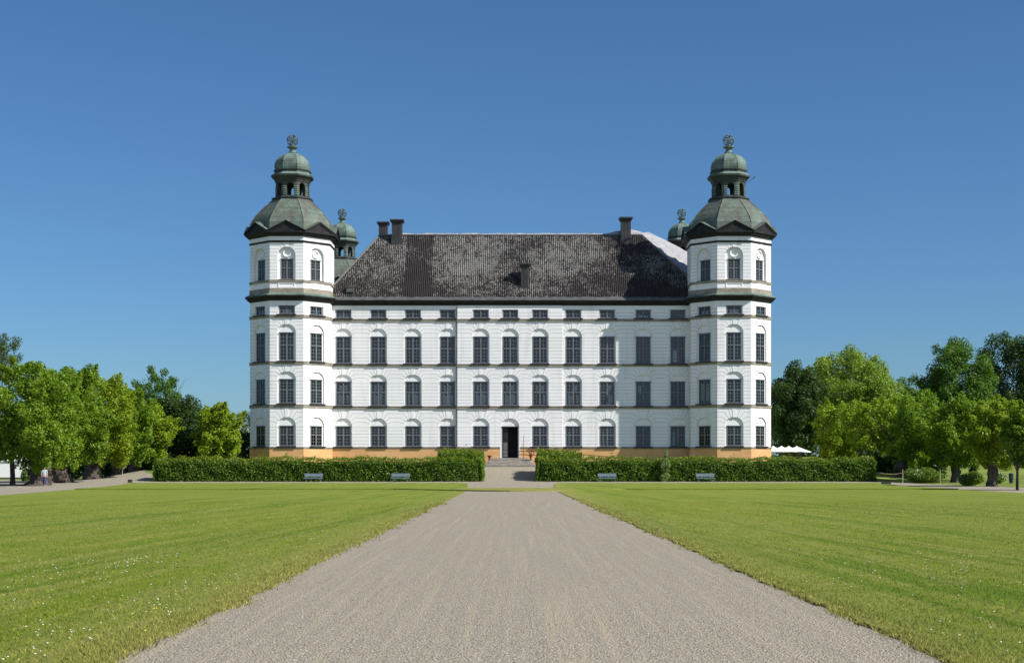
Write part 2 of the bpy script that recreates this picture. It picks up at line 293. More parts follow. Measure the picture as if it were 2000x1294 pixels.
# ------------------------------------------------------------------ mesh helpers
class MB:
    def __init__(s): s.v = []; s.f = []; s.m = []; s.cur = 0
    def add(s, pts): i = len(s.v); s.v += [tuple(p) for p in pts]; return i
    def face(s, pts):
        i = s.add(pts); s.f.append(tuple(range(i, i + len(pts)))); s.m.append(s.cur)
    def grid(s, rows, close=False):
        n = len(rows[0]); i = len(s.v)
        for r in rows: s.v += [tuple(p) for p in r]
        for a in range(len(rows) - 1):
            for b in range(n if close else n - 1):
                c = (b + 1) % n
                s.f.append((i + a * n + b, i + a * n + c, i + (a + 1) * n + c, i + (a + 1) * n + b)); s.m.append(s.cur)
    def hexa(s, p):   # 8 points: bottom 4, top 4
        i = s.add(p)
        for q in ((3, 2, 1, 0), (4, 5, 6, 7), (0, 1, 5, 4), (1, 2, 6, 5), (2, 3, 7, 6), (3, 0, 4, 7)):
            s.f.append(tuple(i + k for k in q)); s.m.append(s.cur)
    def box(s, x0, x1, y0, y1, z0, z1):
        s.hexa([(x0, y0, z0), (x1, y0, z0), (x1, y1, z0), (x0, y1, z0), (x0, y0, z1), (x1, y0, z1), (x1, y1, z1), (x0, y1, z1)])
    def tbox(s, T, u0, u1, d0, d1, z0, z1):
        s.hexa([T(u0, d1, z0), T(u1, d1, z0), T(u1, d0, z0), T(u0, d0, z0), T(u0, d1, z1), T(u1, d1, z1), T(u1, d0, z1), T(u0, d0, z1)])
    def lathe(s, prof, n=8, c=(0, 0), cap=True, rot=None):
        k = 1 / math.cos(math.pi / n) if n <= 8 else 1.0
        rot = math.pi / n if rot is None else rot
        rows = [[(c[0] + r * k * math.sin(rot + 2 * math.pi * j / n), c[1] + r * k * math.cos(rot + 2 * math.pi * j / n), z) for j in range(n)] for r, z in prof]
        s.grid(rows, True)
        if cap: s.face(rows[-1]); s.face(rows[0][::-1])
    def tube(s, pts, rad, n=8, cap=True):
        pts = [Vector(p) for p in pts]; rows = []
        up = Vector((0.13, 0.21, 0.97))
        for i, p in enumerate(pts):
            d = (pts[min(i + 1, len(pts) - 1)] - pts[max(i - 1, 0)]).normalized()
            a = d.cross(up)
            if a.length < 0.05: a = d.cross(Vector((1, 0.2, 0)))
            a.normalize(); b = d.cross(a)
            r = rad[i] if isinstance(rad, (list, tuple)) else rad
            rows.append([p + a * r * math.cos(t) + b * r * math.sin(t) for t in (2 * math.pi * j / n for j in range(n))])
        s.grid(rows, True)
        if cap: s.face(rows[0]); s.face(rows[-1])
    def torus(s, c, r1, r2, ax1, ax2, n=28, k=6):
        c, ax1, ax2 = Vector(c), Vector(ax1).normalized(), Vector(ax2).normalized(); ax3 = ax1.cross(ax2)
        rows = []
        for i in range(n):
            t = 2 * math.pi * i / n; d = ax1 * math.cos(t) + ax2 * math.sin(t)
            rows.append([c + d * (r1 + r2 * math.cos(q)) + ax3 * r2 * math.sin(q) for q in (2 * math.pi * j / k for j in range(k))])
        rows.append(rows[0]); s.grid(rows, True)
    def mesh(s, name, mats, smooth=False):
        me = bpy.data.meshes.new(name); me.from_pydata(s.v, [], s.f)
        for m in (mats if isinstance(mats, (list, tuple)) else [mats]): me.materials.append(m)
        me.polygons.foreach_set('material_index', s.m)
        if smooth: me.polygons.foreach_set('use_smooth', [True] * len(s.f))
        me.update(); return me
    def build(s, name, mats, parent=None, loc=(0, 0, 0), rz=0.0, smooth=False):
        return link(s.mesh(name, mats, smooth), name, parent, loc, rz)

def link(me, name, parent=None, loc=(0, 0, 0), rz=0.0):
    o = bpy.data.objects.new(name, me); col.objects.link(o)
    o.location = loc; o.rotation_euler = (0, 0, rz)
    if parent: o.parent = parent
    return o
def tag(o, label=None, cat=None, group=None, kind=None):
    if label: o['label'] = label
    if cat: o['category'] = cat
    if group: o['group'] = group
    if kind: o['kind'] = kind
    return o
def thing(name, label, cat, loc=(0, 0, 0), rz=0.0, group=None):
    o = bpy.data.objects.new(name, None); col.objects.link(o); o.location = loc; o.rotation_euler = (0, 0, rz)
    o.empty_display_size = 0.3
    return tag(o, label, cat, group)
def copy_tree(o, parent=None, loc=None, rz=None):
    c = o.copy(); col.objects.link(c)
    if parent: c.parent = parent
    if loc is not None: c.location = loc
    if rz is not None: c.rotation_euler = (0, 0, rz)
    for ch in list(o.children): copy_tree(ch, c)
    return c

# ------------------------------------------------------------------ ground
def sst(a, b, x):
    t = np.clip((np.asarray(x, float) - a) / (b - a), 0, 1); return t * t * (3 - 2 * t)
def gz(x, y):
    x = np.asarray(x, float); y = np.asarray(y, float)
    base = 0.275 * np.clip((y - 135) / 30, 0, 1) ** 1.6
    md = np.maximum(1 - sst(40, 50, np.abs(x)), 0)
    mound = md * np.interp(y, [165, 168, 178, 182, 400], [0, 0.30, 1.45, 1.62, 1.62])
    right = sst(41, 58, x) * sst(158, 240, y) * 3.6
    return base + np.maximum(mound, right) + 0.25 * sst(175, 300, y)
def g1(x, y): return float(gz(x, y))

def sheet(name, ys, xa, xb, nx, dz, mat, kind='structure', dense=None):
    rows = []
    for y in ys:
        a, b = xa(y), xb(y)
        xs = np.linspace(a, b, nx)
        rows.append([(x, y, z + dz) for x, z in zip(xs, gz(xs, np.full(nx, y)))])
    mb = MB(); mb.grid(rows); return mb
def jit(y, s, amp):  # wobbly edge
    return amp * (math.sin(y * 2.1 + s) * 0.5 + math.sin(y * 5.3 + s * 3) * 0.35 + math.sin(y * 13.7 + s * 7) * 0.3 + math.sin(y * 0.37 + s) * 0.5)

gy = list(np.arange(-60, 130, 10)) + list(np.arange(130, 190, 2.5)) + list(np.arange(190, 320, 8)) + [350, 420, 600, 1000, 1800, 3000]
mb = MB()
xs = [-3000, -1200, -500, -250, -140, -100] + list(np.arange(-80, 82, 4)) + [100, 140, 250, 500, 1200, 3000]
mb.grid([[(x, y, float(gz(x, y)) - 0.05) for x in xs] for y in gy])
tag(mb.build('ground', M['soil'], smooth=True), 'rough park grass ground around the lawns, under the trees', 'ground', kind='structure')

# drive, cross path and forecourt in one gravel surface
mb = MB()
def band(ys, xa, xb, nx, dz): mb.grid(sheet_rows(ys, xa, xb, nx, dz))
def sheet_rows(ys, xa, xb, nx, dz):
    out = []
    for y in ys:
        x = np.linspace(xa(y), xb(y), nx); out.append([(a, y, z + dz) for a, z in zip(x, gz(x, np.full(nx, y)))])
    return out
band(list(np.arange(-15, 106, 5)), lambda y: -5, lambda y: 7, 6, 0.0)
band([105, 110, 115, 120, 125, 130, 135, 140, 145, 150, 155, 160, 165], lambda y: -64, lambda y: 37 + (165 - y) * 0.18 + 3.0, 40, 0.0)
band([60, 80, 95, 105], lambda y: -64, lambda y: -30, 6, 0.0)
band([60, 80, 95, 105], lambda y: 32, lambda y: 50.8, 6, 0.0)
band([165, 166.5, 168, 170, 172, 174, 176, 178, 180, 182, 187], lambda y: -7.5, lambda y: 8.5, 8, 0.0)
band([165, 170, 175, 180, 185, 190], lambda y: -64, lambda y: -38, 6, 0.0)
tag(mb.build('gravel_path', M['gravel'], smooth=True), 'grey beige gravel drive, cross path and forecourt', 'path', kind='structure')

# lawns, lying a little higher than the gravel, with a ragged edge
def xin_l(y):
    b = -2.64 - 0.0026 * (y - 13)
    if y > 108: b -= 5.4 * ((y - 108) / 12.0) ** 2.2
    return b + jit(y, 0.3, 0.05)
def xin_r(y):
    b = 4.48 - 0.0078 * (y - 13)
    if y > 108: b += 4.2 * ((y - 108) / 12.0) ** 2.2
    return b + jit(y, 1.9, 0.05)
def xo_l(y): return -31 - 8 * max(0, y - 95) / 65
def xo_r(y): return 34.8 + 2.9 * max(0, y - 103) / 57
mb = MB()
def lawn_piece(ys, xa, xb, nx, dz=0.03, skirt=True):
    rows = sheet_rows(ys, xa, xb, nx, dz)
    mb.grid(rows)
    if skirt:
        for e in (0, -1): mb.grid([[r[e] for r in rows], [(r[e][0], r[e][1], r[e][2] - 0.09) for r in rows]])
        for e in (0, -1): mb.grid([rows[e], [(p[0], p[1], p[2] - 0.09) for p in rows[e]]])
yn = [-15, -8, 0, 6] + list(np.arange(10, 40, 0.12)) + list(np.arange(40, 108, 0.5)) + list(np.arange(108, 120.1, 0.8))
lawn_piece(yn, xo_l, xin_l, 8)
lawn_piece(yn, xin_r, xo_r, 8)
def front_far(x): return 111.5 + 10.2 * min(1, (abs(x - 0.4) / 9.0) ** 1.6)
xsf = list(np.linspace(-39, -10, 12)) + list(np.linspace(-9, -3.4, 8)) + list(np.linspace(-2.6, 3.2, 7)) + list(np.linspace(4, 9.5, 8)) + list(np.linspace(10.5, 37.4, 12))
rows = []
for k in range(13):
    r = []
    for x in xsf:
        f0 = front_far(x)
        bk = 157.5
        if -3.4 < x < 3.9: bk = 130.5
        elif x <= -3.4: bk = 130.5 + 27 * min(1, ((-3.4 - x) / 0.9 + 0.0))
        else: bk = 130.5 + 27 * min(1, ((x - 3.9) / 0.8))
        y = f0 + (bk - f0) * k / 12
        xx = max(x, xo_l(y)) if x < 0 else min(x, xo_r(y))
        r.append((xx, y, g1(xx, y) + 0.045 + 0.05 * (1 - k / 12) ** 3))
    rows.append(r)
mb.grid(rows)
mb.grid([rows[0], [(p[0], p[1], p[2] - 0.16) for p in rows[0]]]); mb.grid([rows[-1], [(p[0], p[1], p[2] - 0.09) for p in rows[-1]]])
tag(mb.build('lawn', M['lawn'], smooth=False), 'mown green lawns on both sides of the gravel drive', 'lawn', kind='structure')

# ------------------------------------------------------------------ leaf clouds
def leaf_object(name, P, N, S, mat, parent=None, loc=(0, 0, 0), aspect=0.55, extra=None):
    n = len(P)
    N = N / np.maximum(np.linalg.norm(N, axis=1, keepdims=True), 1e-6)
    r = rng.normal(size=(n, 3)); t = r - (r * N).sum(1, keepdims=True) * N
    t /= np.maximum(np.linalg.norm(t, axis=1, keepdims=True), 1e-6); b = np.cross(N, t)
    S = S[:, None]
    bend = N * S * 0.12
    V = np.stack([P - t * S * 0.5 - bend, P + b * S * aspect * 0.5 + bend * 0.5, P + t * S * 0.5 - bend, P - b * S * aspect * 0.5 + bend * 0.5], 1).reshape(-1, 3)
    me = bpy.data.meshes.new(name)
    me.vertices.add(n * 4); me.vertices.foreach_set('co', V.astype(np.float32).ravel())
    me.loops.add(n * 4); me.loops.foreach_set('vertex_index', np.arange(n * 4, dtype=np.int32))
    me.polygons.add(n); me.polygons.foreach_set('loop_start', np.arange(0, n * 4, 4, dtype=np.int32))
    me.polygons.foreach_set('loop_total', np.full(n, 4, dtype=np.int32))
    me.materials.append(mat); me.update(calc_edges=True)
    return link(me, name, parent, loc)

def unit(n):
    d = rng.normal(size=(n, 3)); return d / np.linalg.norm(d, axis=1, keepdims=True)

def crown_points(rx, ry, rz, lumps, n, boxy=2.0, lump_r=0.34, spiky=0.0, flat_bottom=0.0):
    """leaf positions and normals in a crown of many overlapping leafy sprays round the origin"""
    lumps = int(lumps * 3.4); lump_r *= 0.60
    d = unit(lumps); d[:, 2] = np.where(rng.random(lumps) < 0.15, d[:, 2], np.maximum(d[:, 2], -0.75))
    sc = 1.0 / (np.abs(d) ** boxy).sum(1, keepdims=True) ** (1.0 / boxy)
    rad = rng.uniform(0.25, 0.97, (lumps, 1)) ** 0.5
    C = d * sc * rad * np.array([rx, ry, rz]) * 0.95
    LR = lump_r * (rx * ry * rz) ** (1 / 3) * rng.uniform(0.55, 1.35, lumps)
    w = LR ** 2 / (LR ** 2).sum(); k = rng.choice(lumps, n, p=w)
    e = unit(n)
    out = C / np.maximum(np.linalg.norm(C, axis=1, keepdims=True), 0.01) * np.array([1, 1, 0.7]) + np.array([0, 0, 0.35]) + unit(lumps) * 0.3
    out /= np.linalg.norm(out, axis=1, keepdims=True); ok = out[k]
    e = e + ok * 0.3; e /= np.linalg.norm(e, axis=1, keepdims=True)
    rr = LR[k][:, None] * (0.25 + 0.8 * rng.random((n, 1)) ** 0.6)
    st = (0.25 + 1.6 * spiky) * rng.random(lumps)[k][:, None]
    al = (e * ok).sum(1, keepdims=True)
    P = C[k] + e * rr * (1 - 0.25 * np.maximum(al, 0) * (spiky > 0)) + ok * np.maximum(al, 0) ** 2 * rr * st * 1.5
    if spiky:       # thin leafy sprigs standing out of the crown
        tw = np.flatnonzero(rng.random(lumps) < 0.22); m = np.flatnonzero(np.isin(k, tw) & (rng.random(n) < 0.6))
        f = rng.random((len(m), 1)); ln_ = (0.5 + 2.2 * spiky * rng.random(lumps))[k[m]][:, None] * LR[k[m]][:, None]
        P[m] = C[k[m]] + out[k[m]] * (LR[k[m]][:, None] * 0.7 + f * ln_ * 1.5) + rng.normal(0, 0.13, (len(m), 3)) * (1.15 - f) * LR[k[m]][:, None] * 1.6
    fill = rng.random(n) < 0.12
    dd = unit(n); P[fill] = (dd * (1.0 / (np.abs(dd) ** boxy).sum(1, keepdims=True) ** (1 / boxy)) * rng.uniform(0.2, 0.9, (n, 1)) * np.array([rx, ry, rz]))[fill]
    Nn = e * 0.6 + unit(n) * 0.8 + np.array([0, 0, 0.4])
    return P, Nn

def make_trunk(mb, h, r, limbs, crown_r, crown_z, knobby=0.0, seed=0):
    rr = random.Random(seed)
    pts, rad = [], []
    for i in range(8):
        t = i / 7
        pts.append((0.12 * r * math.sin(t * 5 + seed), 0.12 * r * math.cos(t * 4 + seed), -0.25 + t * (h + 0.25)))
        flare = 1 + 0.55 * max(0, 1 - t * 4.5) ** 2
        rad.append(r * flare * (1 - 0.28 * t) * (1 + knobby * rr.uniform(-0.14, 0.22)))
    mb.tube(pts, rad, 12)
    if knobby:
        for k in range(7):      # burrs and root swellings of old pollards
            a = rr.uniform(0, 6.28); z = rr.choice([0.05, 0.15, 0.3, h * 0.5, h * 0.8]); q = r * rr.uniform(0.25, 0.45)
            c = (math.cos(a) * r * 1.0, math.sin(a) * r * 1.0, z)
            mb.tube([(c[0] * 0.6, c[1] * 0.6, z - q), (c[0], c[1], z - q * 0.4), (c[0] * 1.08, c[1] * 1.08, z + q * 0.3), (c[0] * 0.7, c[1] * 0.7, z + q * 1.3)], [q * 0.6, q, q * 0.85, q * 0.3], 8)
    rl = min(r, 0.10 + 0.14 * r)
    for k in range(limbs):
        a = 6.283 * k / limbs + rr.uniform(-0.4, 0.4); z0 = h * rr.uniform(0.72, 0.98)
        L_ = crown_r * rr.uniform(0.55, 0.85); zt = crown_z * rr.uniform(0.75, 1.15)
        p0 = Vector((0, 0, z0)); p3 = Vector((math.cos(a) * L_, math.sin(a) * L_, zt))
        mid = p0.lerp(p3, 0.45) + Vector((0, 0, 0.12 * L_))
        mb.tube([p0, p0.lerp(mid, 0.5) + Vector((0, 0, 0.03 * L_)), mid, mid.lerp(p3, 0.55), p3], [rl * 0.42, rl * 0.34, rl * 0.24, rl * 0.14, rl * 0.04], 7)
        for j in range(2):
            q = mid.lerp(p3, 0.3 + 0.4 * j); e = q + Vector((rr.uniform(-1, 1), rr.uniform(-1, 1), rr.uniform(0.2, 1))) * crown_r * 0.35
            mb.tube([q, q.lerp(e, 0.5), e], [rl * 0.15, rl * 0.09, rl * 0.03], 6)

def tree(name, label, group, cpx, hw, top, bot, D, leaf, n=8000, ls=0.30, trunk_px=None, trunk_w=22, lumps=34, boxy=2.4, depth=1.0, lump_r=0.34, spiky=0.0, limbs=6, knobby=0.0, flat=0.0, cat='tree', dens=2.0):
    """crown from its place in the photograph at distance D; root on the ground"""
    tx = Xp(trunk_px if trunk_px is not None else cpx, D); z0 = g1(tx, D) - 0.05
    t = thing(name, label, cat, (tx, D, z0), 0, group)
    rx = hw * D / F; zt = Zp(top, D); zb = Zp(bot, D); rz = (zt - zb) / 2; cz = (zt + zb) / 2 - z0; cx = Xp(cpx, D) - tx
    ry = rx * depth
    mb = MB(); r = trunk_w * D / F / 2
    make_trunk(mb, max(0.8, zb - z0 + 0.25 * rz), r, limbs, rx, cz + 0.2 * rz, knobby, int(abs(cpx)) + lumps)
    mb.build('trunk', M['bark'], t, smooth=True)
    n = int(n * dens * 1.5); ls = ls * 0.86
    P, Nn = crown_points(rx * 0.94, ry * 0.94, rz * 0.96, lumps, n, boxy, lump_r, spiky, flat)
    keep = P[:, 2] + cz > 0.25
    P, Nn = P[keep] + np.array([cx, 0, cz]), Nn[keep]
    S = ls * rng.uniform(0.6, 1.35, len(P))
    leaf_object('crown', P, Nn, S, L[leaf], t)
    return t

# ------------------------------------------------------------------ the palace
YW = 187.5            # outer face of the front wing
BX, BY, BZ = 0.0, YW, 1.75
castle = thing('palace', 'large white four storey palace with octagonal corner towers and black tiled roof', 'palace', (BX, BY, BZ))
def loc_in(x, y, z): return (x - BX, y - BY, z - BZ)
CLOC = loc_in(0, 0, 0)

def quad(mb, T, u0, u1, z0, z1, d=0.0):
    if u1 - u0 > 1e-4 and z1 - z0 > 1e-4: mb.face([T(u0, d, z0), T(u1, d, z0), T(u1, d, z1), T(u0, d, z1)])

def panel(mb, T, u0, u1, z0, z1, cols, N=14):
    """wall skin with recessed niches; cols = [(cu, [levels])], level = dict(hw, ww, zb, zw, zs, rise, dep)"""
    cols = sorted(cols, key=lambda c: c[0]); cur_u = u0
    for cu, lv in cols:
        H = max(l['hw'] for l in lv)
        quad(mb, T, cur_u, cu - H, z0, z1); cur_u = cu + H
        z = z0
        for l in sorted(lv, key=lambda q: q['zb']):
            hw, ww, zb, zw, zs, rise, dep = (l[k] for k in ('hw', 'ww', 'zb', 'zw', 'zs', 'rise', 'dep'))
            quad(mb, T, cu - H, cu + H, z, zb)
            ztop = zs + rise
            quad(mb, T, cu - H, cu - hw, zb, ztop); quad(mb, T, cu + hw, cu + H, zb, ztop)
            arch = [(cu - hw * math.cos(math.pi * i / N), zs + rise * math.sin(math.pi * i / N)) for i in range(N + 1)] if rise > 0 else [(cu - hw, zs), (cu + hw, zs)]
            zt = ztop + (0.05 if rise > 0 else 0)
            for a, b in zip(arch, arch[1:]):
                if rise > 0:
                    mb.face([T(a[0], 0, a[1]), T(b[0], 0, b[1]), T(b[0], 0, zt), T(a[0], 0, zt)])
                mb.face([T(a[0], 0, a[1]), T(b[0], 0, b[1]), T(b[0], -dep, b[1]), T(a[0], -dep, a[1])])
            if rise > 0:
                quad(mb, T, cu - H, cu - hw, ztop, zt); quad(mb, T, cu + hw, cu + H, ztop, zt)
            for sg in (-1, 1):
                x = cu + sg * hw
                mb.face([T(x, 0, zb), T(x, -dep, zb), T(x, -dep, zs), T(x, 0, zs)])
            mb.face([T(cu - hw, 0, zb), T(cu + hw, 0, zb), T(cu + hw, -dep, zb), T(cu - hw, -dep, zb)])
            quad(mb, T, cu - hw, cu - ww, zb, zw, -dep); quad(mb, T, cu + ww, cu + hw, zb, zw, -dep)
            quad(mb, T, cu - hw, cu + hw, zw, zs, -dep)
            if rise > 0: mb.face([T(a, -dep, b) for a, b in arch])
            z = zt
        quad(mb, T, cu - H, cu + H, z, z1)
    quad(mb, T, cur_u, u1, z0, z1)

JW = 0.042
def strip(mb, T, a, b, w=JW, d=0.005):
    (u0, z0), (u1, z1) = a, b
    L_ = math.hypot(u1 - u0, z1 - z0)
    if L_ < 1e-3: return
    nx, nz = -(z1 - z0) / L_ * w / 2, (u1 - u0) / L_ * w / 2
    mb.face([T(u0 - nx, d, z0 - nz), T(u1 - nx, d, z1 - nz), T(u1 + nx, d, z1 + nz), T(u0 + nx, d, z0 + nz)])

def joints(mb, T, ulo, uhi, cu, l, zlo, zhi, step=0.405):
    """rusticated courses beside the opening and the fan of joints over its arch"""
    hw, zs, rise = l['hw'], l['zs'], l['rise']
    z = zlo + step * 0.85
    top = zs + (0.12 if rise > 0 else 0)
    while z < min(top, zhi - 0.1):
        if z < zs + (0.01 if rise else 0) and z > l['zb']:
            strip(mb, T, (ulo, z), (cu - hw, z)); strip(mb, T, (cu + hw, z), (uhi, z))
        elif z <= l['zb']: strip(mb, T, (ulo, z), (uhi, z))
        z += step
    if rise <= 0: return
    H = zhi - zs
    lv = [(17, 0.38), (36, 0.78), (54, 1.18), (70, 9)] if H > 1.3 else [(20, 0.38), (42, 0.76), (66, 9)]
    for sg, ue in ((-1, ulo), (1, uhi)):
        for th, zz in lv:
            a = (hw * math.cos(R(th)), rise * math.sin(R(th)))
            zt = min(zz * H / 1.6 if H > 1.3 else zz, H - 0.03)
            kx = a[0] + (zt - a[1]) * math.cos(R(th)) / math.sin(R(th)) * 0.9
            if zt <= a[1] + 0.02: kx, zt = a[0] + 0.05, a[1] + 0.02
            kx = min(kx, abs(ue - cu))
            strip(mb, T, (cu + sg * a[0], zs + a[1]), (cu + sg * kx, zs + zt))
            if zz < 9: strip(mb, T, (cu + sg * kx, zs + zt), (ue, zs + zt))
def keystone(mb, T, cu, l, zhi):
    zs = l['zs'] + l['rise']
    mb.hexa([T(cu - 0.16, 0.028, zs - 0.05), T(cu + 0.16, 0.028, zs - 0.05), T(cu + 0.16, -0.05, zs - 0.05), T(cu - 0.16, -0.05, zs - 0.05),
             T(cu - 0.25, 0.028, zhi), T(cu + 0.25, 0.028, zhi), T(cu + 0.25, -0.05, zhi), T(cu - 0.25, -0.05, zhi)])

# window: frame (the thing's part) with glass, sill and blind as sub-parts; local x along the wall, -y outward, origin at the foot of the frame
_wm = {}
def window_meshes(w, h, rows, tr):
    k = (round(w, 2), round(h, 2), rows, tr)
    if k in _wm: return _wm[k]
    f = MB(); t = 0.085
    f.box(-w / 2, -w / 2 + t, -0.05, 0.06, 0, h); f.box(w / 2 - t, w / 2, -0.05, 0.06, 0, h)
    f.box(-w / 2 + t, w / 2 - t, -0.048, 0.06, 0, 0.11); f.box(-w / 2 + t, w / 2 - t, -0.048, 0.06, h - 0.08, h)
    f.box(-w / 2 - 0.10, w / 2 + 0.10, -0.12, -0.052, h - 0.02, h + 0.05)           # drip board
    f.box(-0.07, 0.07, -0.055, 0.055, 0.11, h - 0.08)
    zt = None
    if tr:
        zt = h * 0.56
        f.box(-w / 2 + t, -0.07, -0.052, 0.05, zt - 0.065, zt + 0.065); f.box(0.07, w / 2 - t, -0.052, 0.05, zt - 0.065, zt + 0.065)
    g = 0.042
    segs = [(0.11, zt - 0.065, rows[0]), (zt + 0.065, h - 0.08, rows[1])] if tr else [(0.11, h - 0.08, rows[0])]
    for x0, x1 in ((-w / 2 + t, -0.07), (0.07, w / 2 - t)):
        for z0, z1, nr in segs:
            # casement rim
            f.box(x0, x0 + 0.035, -0.03, 0.045, z0, z1); f.box(x1 - 0.035, x1, -0.03, 0.045, z0, z1)
            xm = (x0 + x1) / 2; f.box(xm - g / 2, xm + g / 2, -0.02, 0.02, z0, z1)
            for r in range(1, nr):
                z = z0 + (z1 - z0) * r / nr; f.box(x0 + 0.035, x1 - 0.035, -0.018, 0.018, z - g / 2, z + g / 2)
    gl = MB(); gl.face([(-w / 2 + t, 0.024, 0.1), (w / 2 - t, 0.024, 0.1), (w / 2 - t, 0.024, h - 0.07), (-w / 2 + t, 0.024, h - 0.07)])
    sl_ = MB(); sl_.box(-w / 2 - 0.28, w / 2 + 0.28, -0.42, 0.02, -0.12, -0.02); sl_.box(-w / 2 - 0.28, w / 2 + 0.28, -0.40, -0.02, -0.19, -0.12)
    bl = MB(); bl.box(-w / 2 - 0.05, w / 2 + 0.05, 0.34, 0.36, -0.05, h + 0.05)
    r_ = (f.mesh('window', M['frame']), gl.mesh('glass', M['glass']), sl_.mesh('sill', M['darkwood']), bl)
    _wm[k] = r_; return r_
_bl = {}
def add_window(x, y, z, rz, w, h, rows, tr, window_backing, curtain_daylight=None, sill=True):
    fm, gm, sm, bl = window_meshes(w, h, rows, tr)
    o = link(fm, 'window', castle, loc_in(x, y, z), rz)
    link(gm, 'glass', o)
    if sill: link(sm, 'sill', o)
    key = (id(bl), window_backing)
    if key not in _bl: _bl[key] = bl.mesh('blind', M[window_backing])
    link(_bl[key], 'blind', o)
    if curtain_daylight is not None:
        c = MB()
        for a, b, z0, z1 in curtain_daylight:
            n = 7
            c.grid([[(a + (b - a) * i / n, 0.055 + 0.012 * math.sin(i * 2.4), zz) for i in range(n + 1)] for zz in (z0 * h, z1 * h)])
        c.build('curtain', M['curtain'], o)
    return o

# ---- levels of the wing (heights read at the wing's wall plane)
zw_ = lambda py: Zp(py, YW)
WD = 0.15
lvG = dict(hw=1.07, ww=0.89, zb=zw_(871.5), zw=zw_(832), zs=zw_(832), rise=zw_(816) - zw_(832), dep=WD)
lv1 = dict(hw=1.07, ww=0.89, zb=zw_(792), zw=zw_(745), zs=zw_(745), rise=zw_(731) - zw_(745), dep=WD)
lv2 = dict(hw=1.07, ww=0.89, zb=zw_(709.5), zw=zw_(657.3), zs=zw_(657.3), rise=zw_(641) - zw_(657.3), dep=WD)
lvA = dict(hw=1.0, ww=0.89, zb=zw_(621), zw=zw_(605), zs=zw_(604.5), rise=0, dep=WD)
lvD = dict(hw=1.10, ww=0.98, zb=2.98, zw=zw_(832), zs=zw_(832), rise=zw_(816) - zw_(832), dep=0.17)
bands = [(zw_(798), zw_(792.6)), (zw_(715.3), zw_(710.4)), (zw_(627.7), zw_(622.5))]
Zplinth, Zsb = zw_(876), zw_(872)
Zcor = zw_(596.5)
wcx = [Xp(p, YW) for p in (670.5, 738.8, 806.3, 874.2, 938.9, 996.3, 1054.4, 1119.5, 1186, 1256.5, 1324)]
RL, RR = Xp(893.5, YW), Xp(1098.5, YW); RD = 0.14
def TW(off): return lambda u, d, z: (u, YW - off - d, z)
wall = MB(); jm = MB(); KS = []
def kst(T, c, l, zhi):
    k_ = MB(); keystone(k_, T, c, l, zhi); KS.append(k_)
segs = [(-22.9, RL, 0.0, wcx[:4]), (RL, RR, RD, wcx[4:7]), (RR, 22.9, 0.0, wcx[7:])]
for ua, ub, off, cs in segs:
    T = TW(off)
    cols = []
    for c in cs:
        door = abs(c) < 0.5
        cols.append((c, [lvD if door else lvG, lv1, lv2, lvA]))
    panel(wall, T, ua, ub, 1.0, Zcor, cols)
    edges = [ua] + [(a + b) / 2 for a, b in zip(cs, cs[1:])] + [ub]
    for i, c in enumerate(cs):
        door = abs(c) < 0.5
        g = dict(lvD) if door else lvG
        if door: g = dict(g, zb=Zsb - 0.01)
        joints(jm, T, edges[i], edges[i + 1], c, g, Zsb, bands[0][0]); kst(T, c, g, bands[0][0])
        joints(jm, T, edges[i], edges[i + 1], c, lv1, bands[0][1], bands[1][0]); kst(T, c, lv1, bands[1][0])
        joints(jm, T, edges[i], edges[i + 1], c, lv2, bands[1][1], bands[2][0]); kst(T, c, lv2, bands[2][0])
        joints(jm, T, edges[i], edges[i + 1], c, lvA, bands[2][1], Zcor)
for x in (RL, RR): wall.face([(x, YW, 1.0), (x, YW - RD, 1.0), (x, YW - RD, Zcor), (x, YW, Zcor)])
Yb = 240.0
for x in (-22.9, 22.9): wall.face([(x, YW, 1.0), (x, Yb, 1.0), (x, Yb, 22.5), (x, YW, 22.5)])
wall.face([(-22.9, Yb, 1.0), (22.9, Yb, 1.0), (22.9, Yb, 22.5), (-22.9, Yb, 22.5)])
wall.face([(-9.5, YW + 13, 1.0), (9.5, YW + 13, 1.0), (9.5, YW + 13, 22.5), (-9.5, YW + 13, 22.5)])
def merge(a, b, mi):
    i = len(a.v); a.v += b.v; a.f += [tuple(q + i for q in f) for f in b.f]; a.m += [mi] * len(b.f)
merge(wall, jm, 1)
wallo = wall.build('wall', [M['plaster'], M['joint']], castle, CLOC)
for k_ in KS: k_.build('keystone', M['plaster'], wallo)
for z0, z1 in bands + [(Zplinth, Zsb)]:
    for ua, ub, off, cs in segs:
        dlist = [(ua, ub)]
        if z0 == Zplinth and off > 0: dlist = [(ua, wcx[5] - 1.22), (wcx[5] + 1.22, ub)]
        for a, b in dlist:
            a2 = a - (0.10 if off > 0 and a == ua else 0); b2 = b + (0.10 if off > 0 and b == ub else 0)
            if off == 0 and ub == RL: b2 -= 0.10
            if off == 0 and ua == RR: a2 += 0.10
            bm_ = MB()
            bm_.box(a2, b2, YW - off - 0.10, YW - off + 0.02, z0, z1 - 0.07)
            bm_.hexa([(a2, YW - off - 0.14, z1 - 0.07), (b2, YW - off - 0.14, z1 - 0.07), (b2, YW - off + 0.02, z1 - 0.07), (a2, YW - off + 0.02, z1 - 0.07),
                      (a2, YW - off - 0.12, z1), (b2, YW - off - 0.12, z1), (b2, YW - off + 0.02, z1 + 0.01), (a2, YW - off + 0.02, z1 + 0.01)])
            bm_.build('string_course', M['stone'], castle, CLOC)
pm = MB()
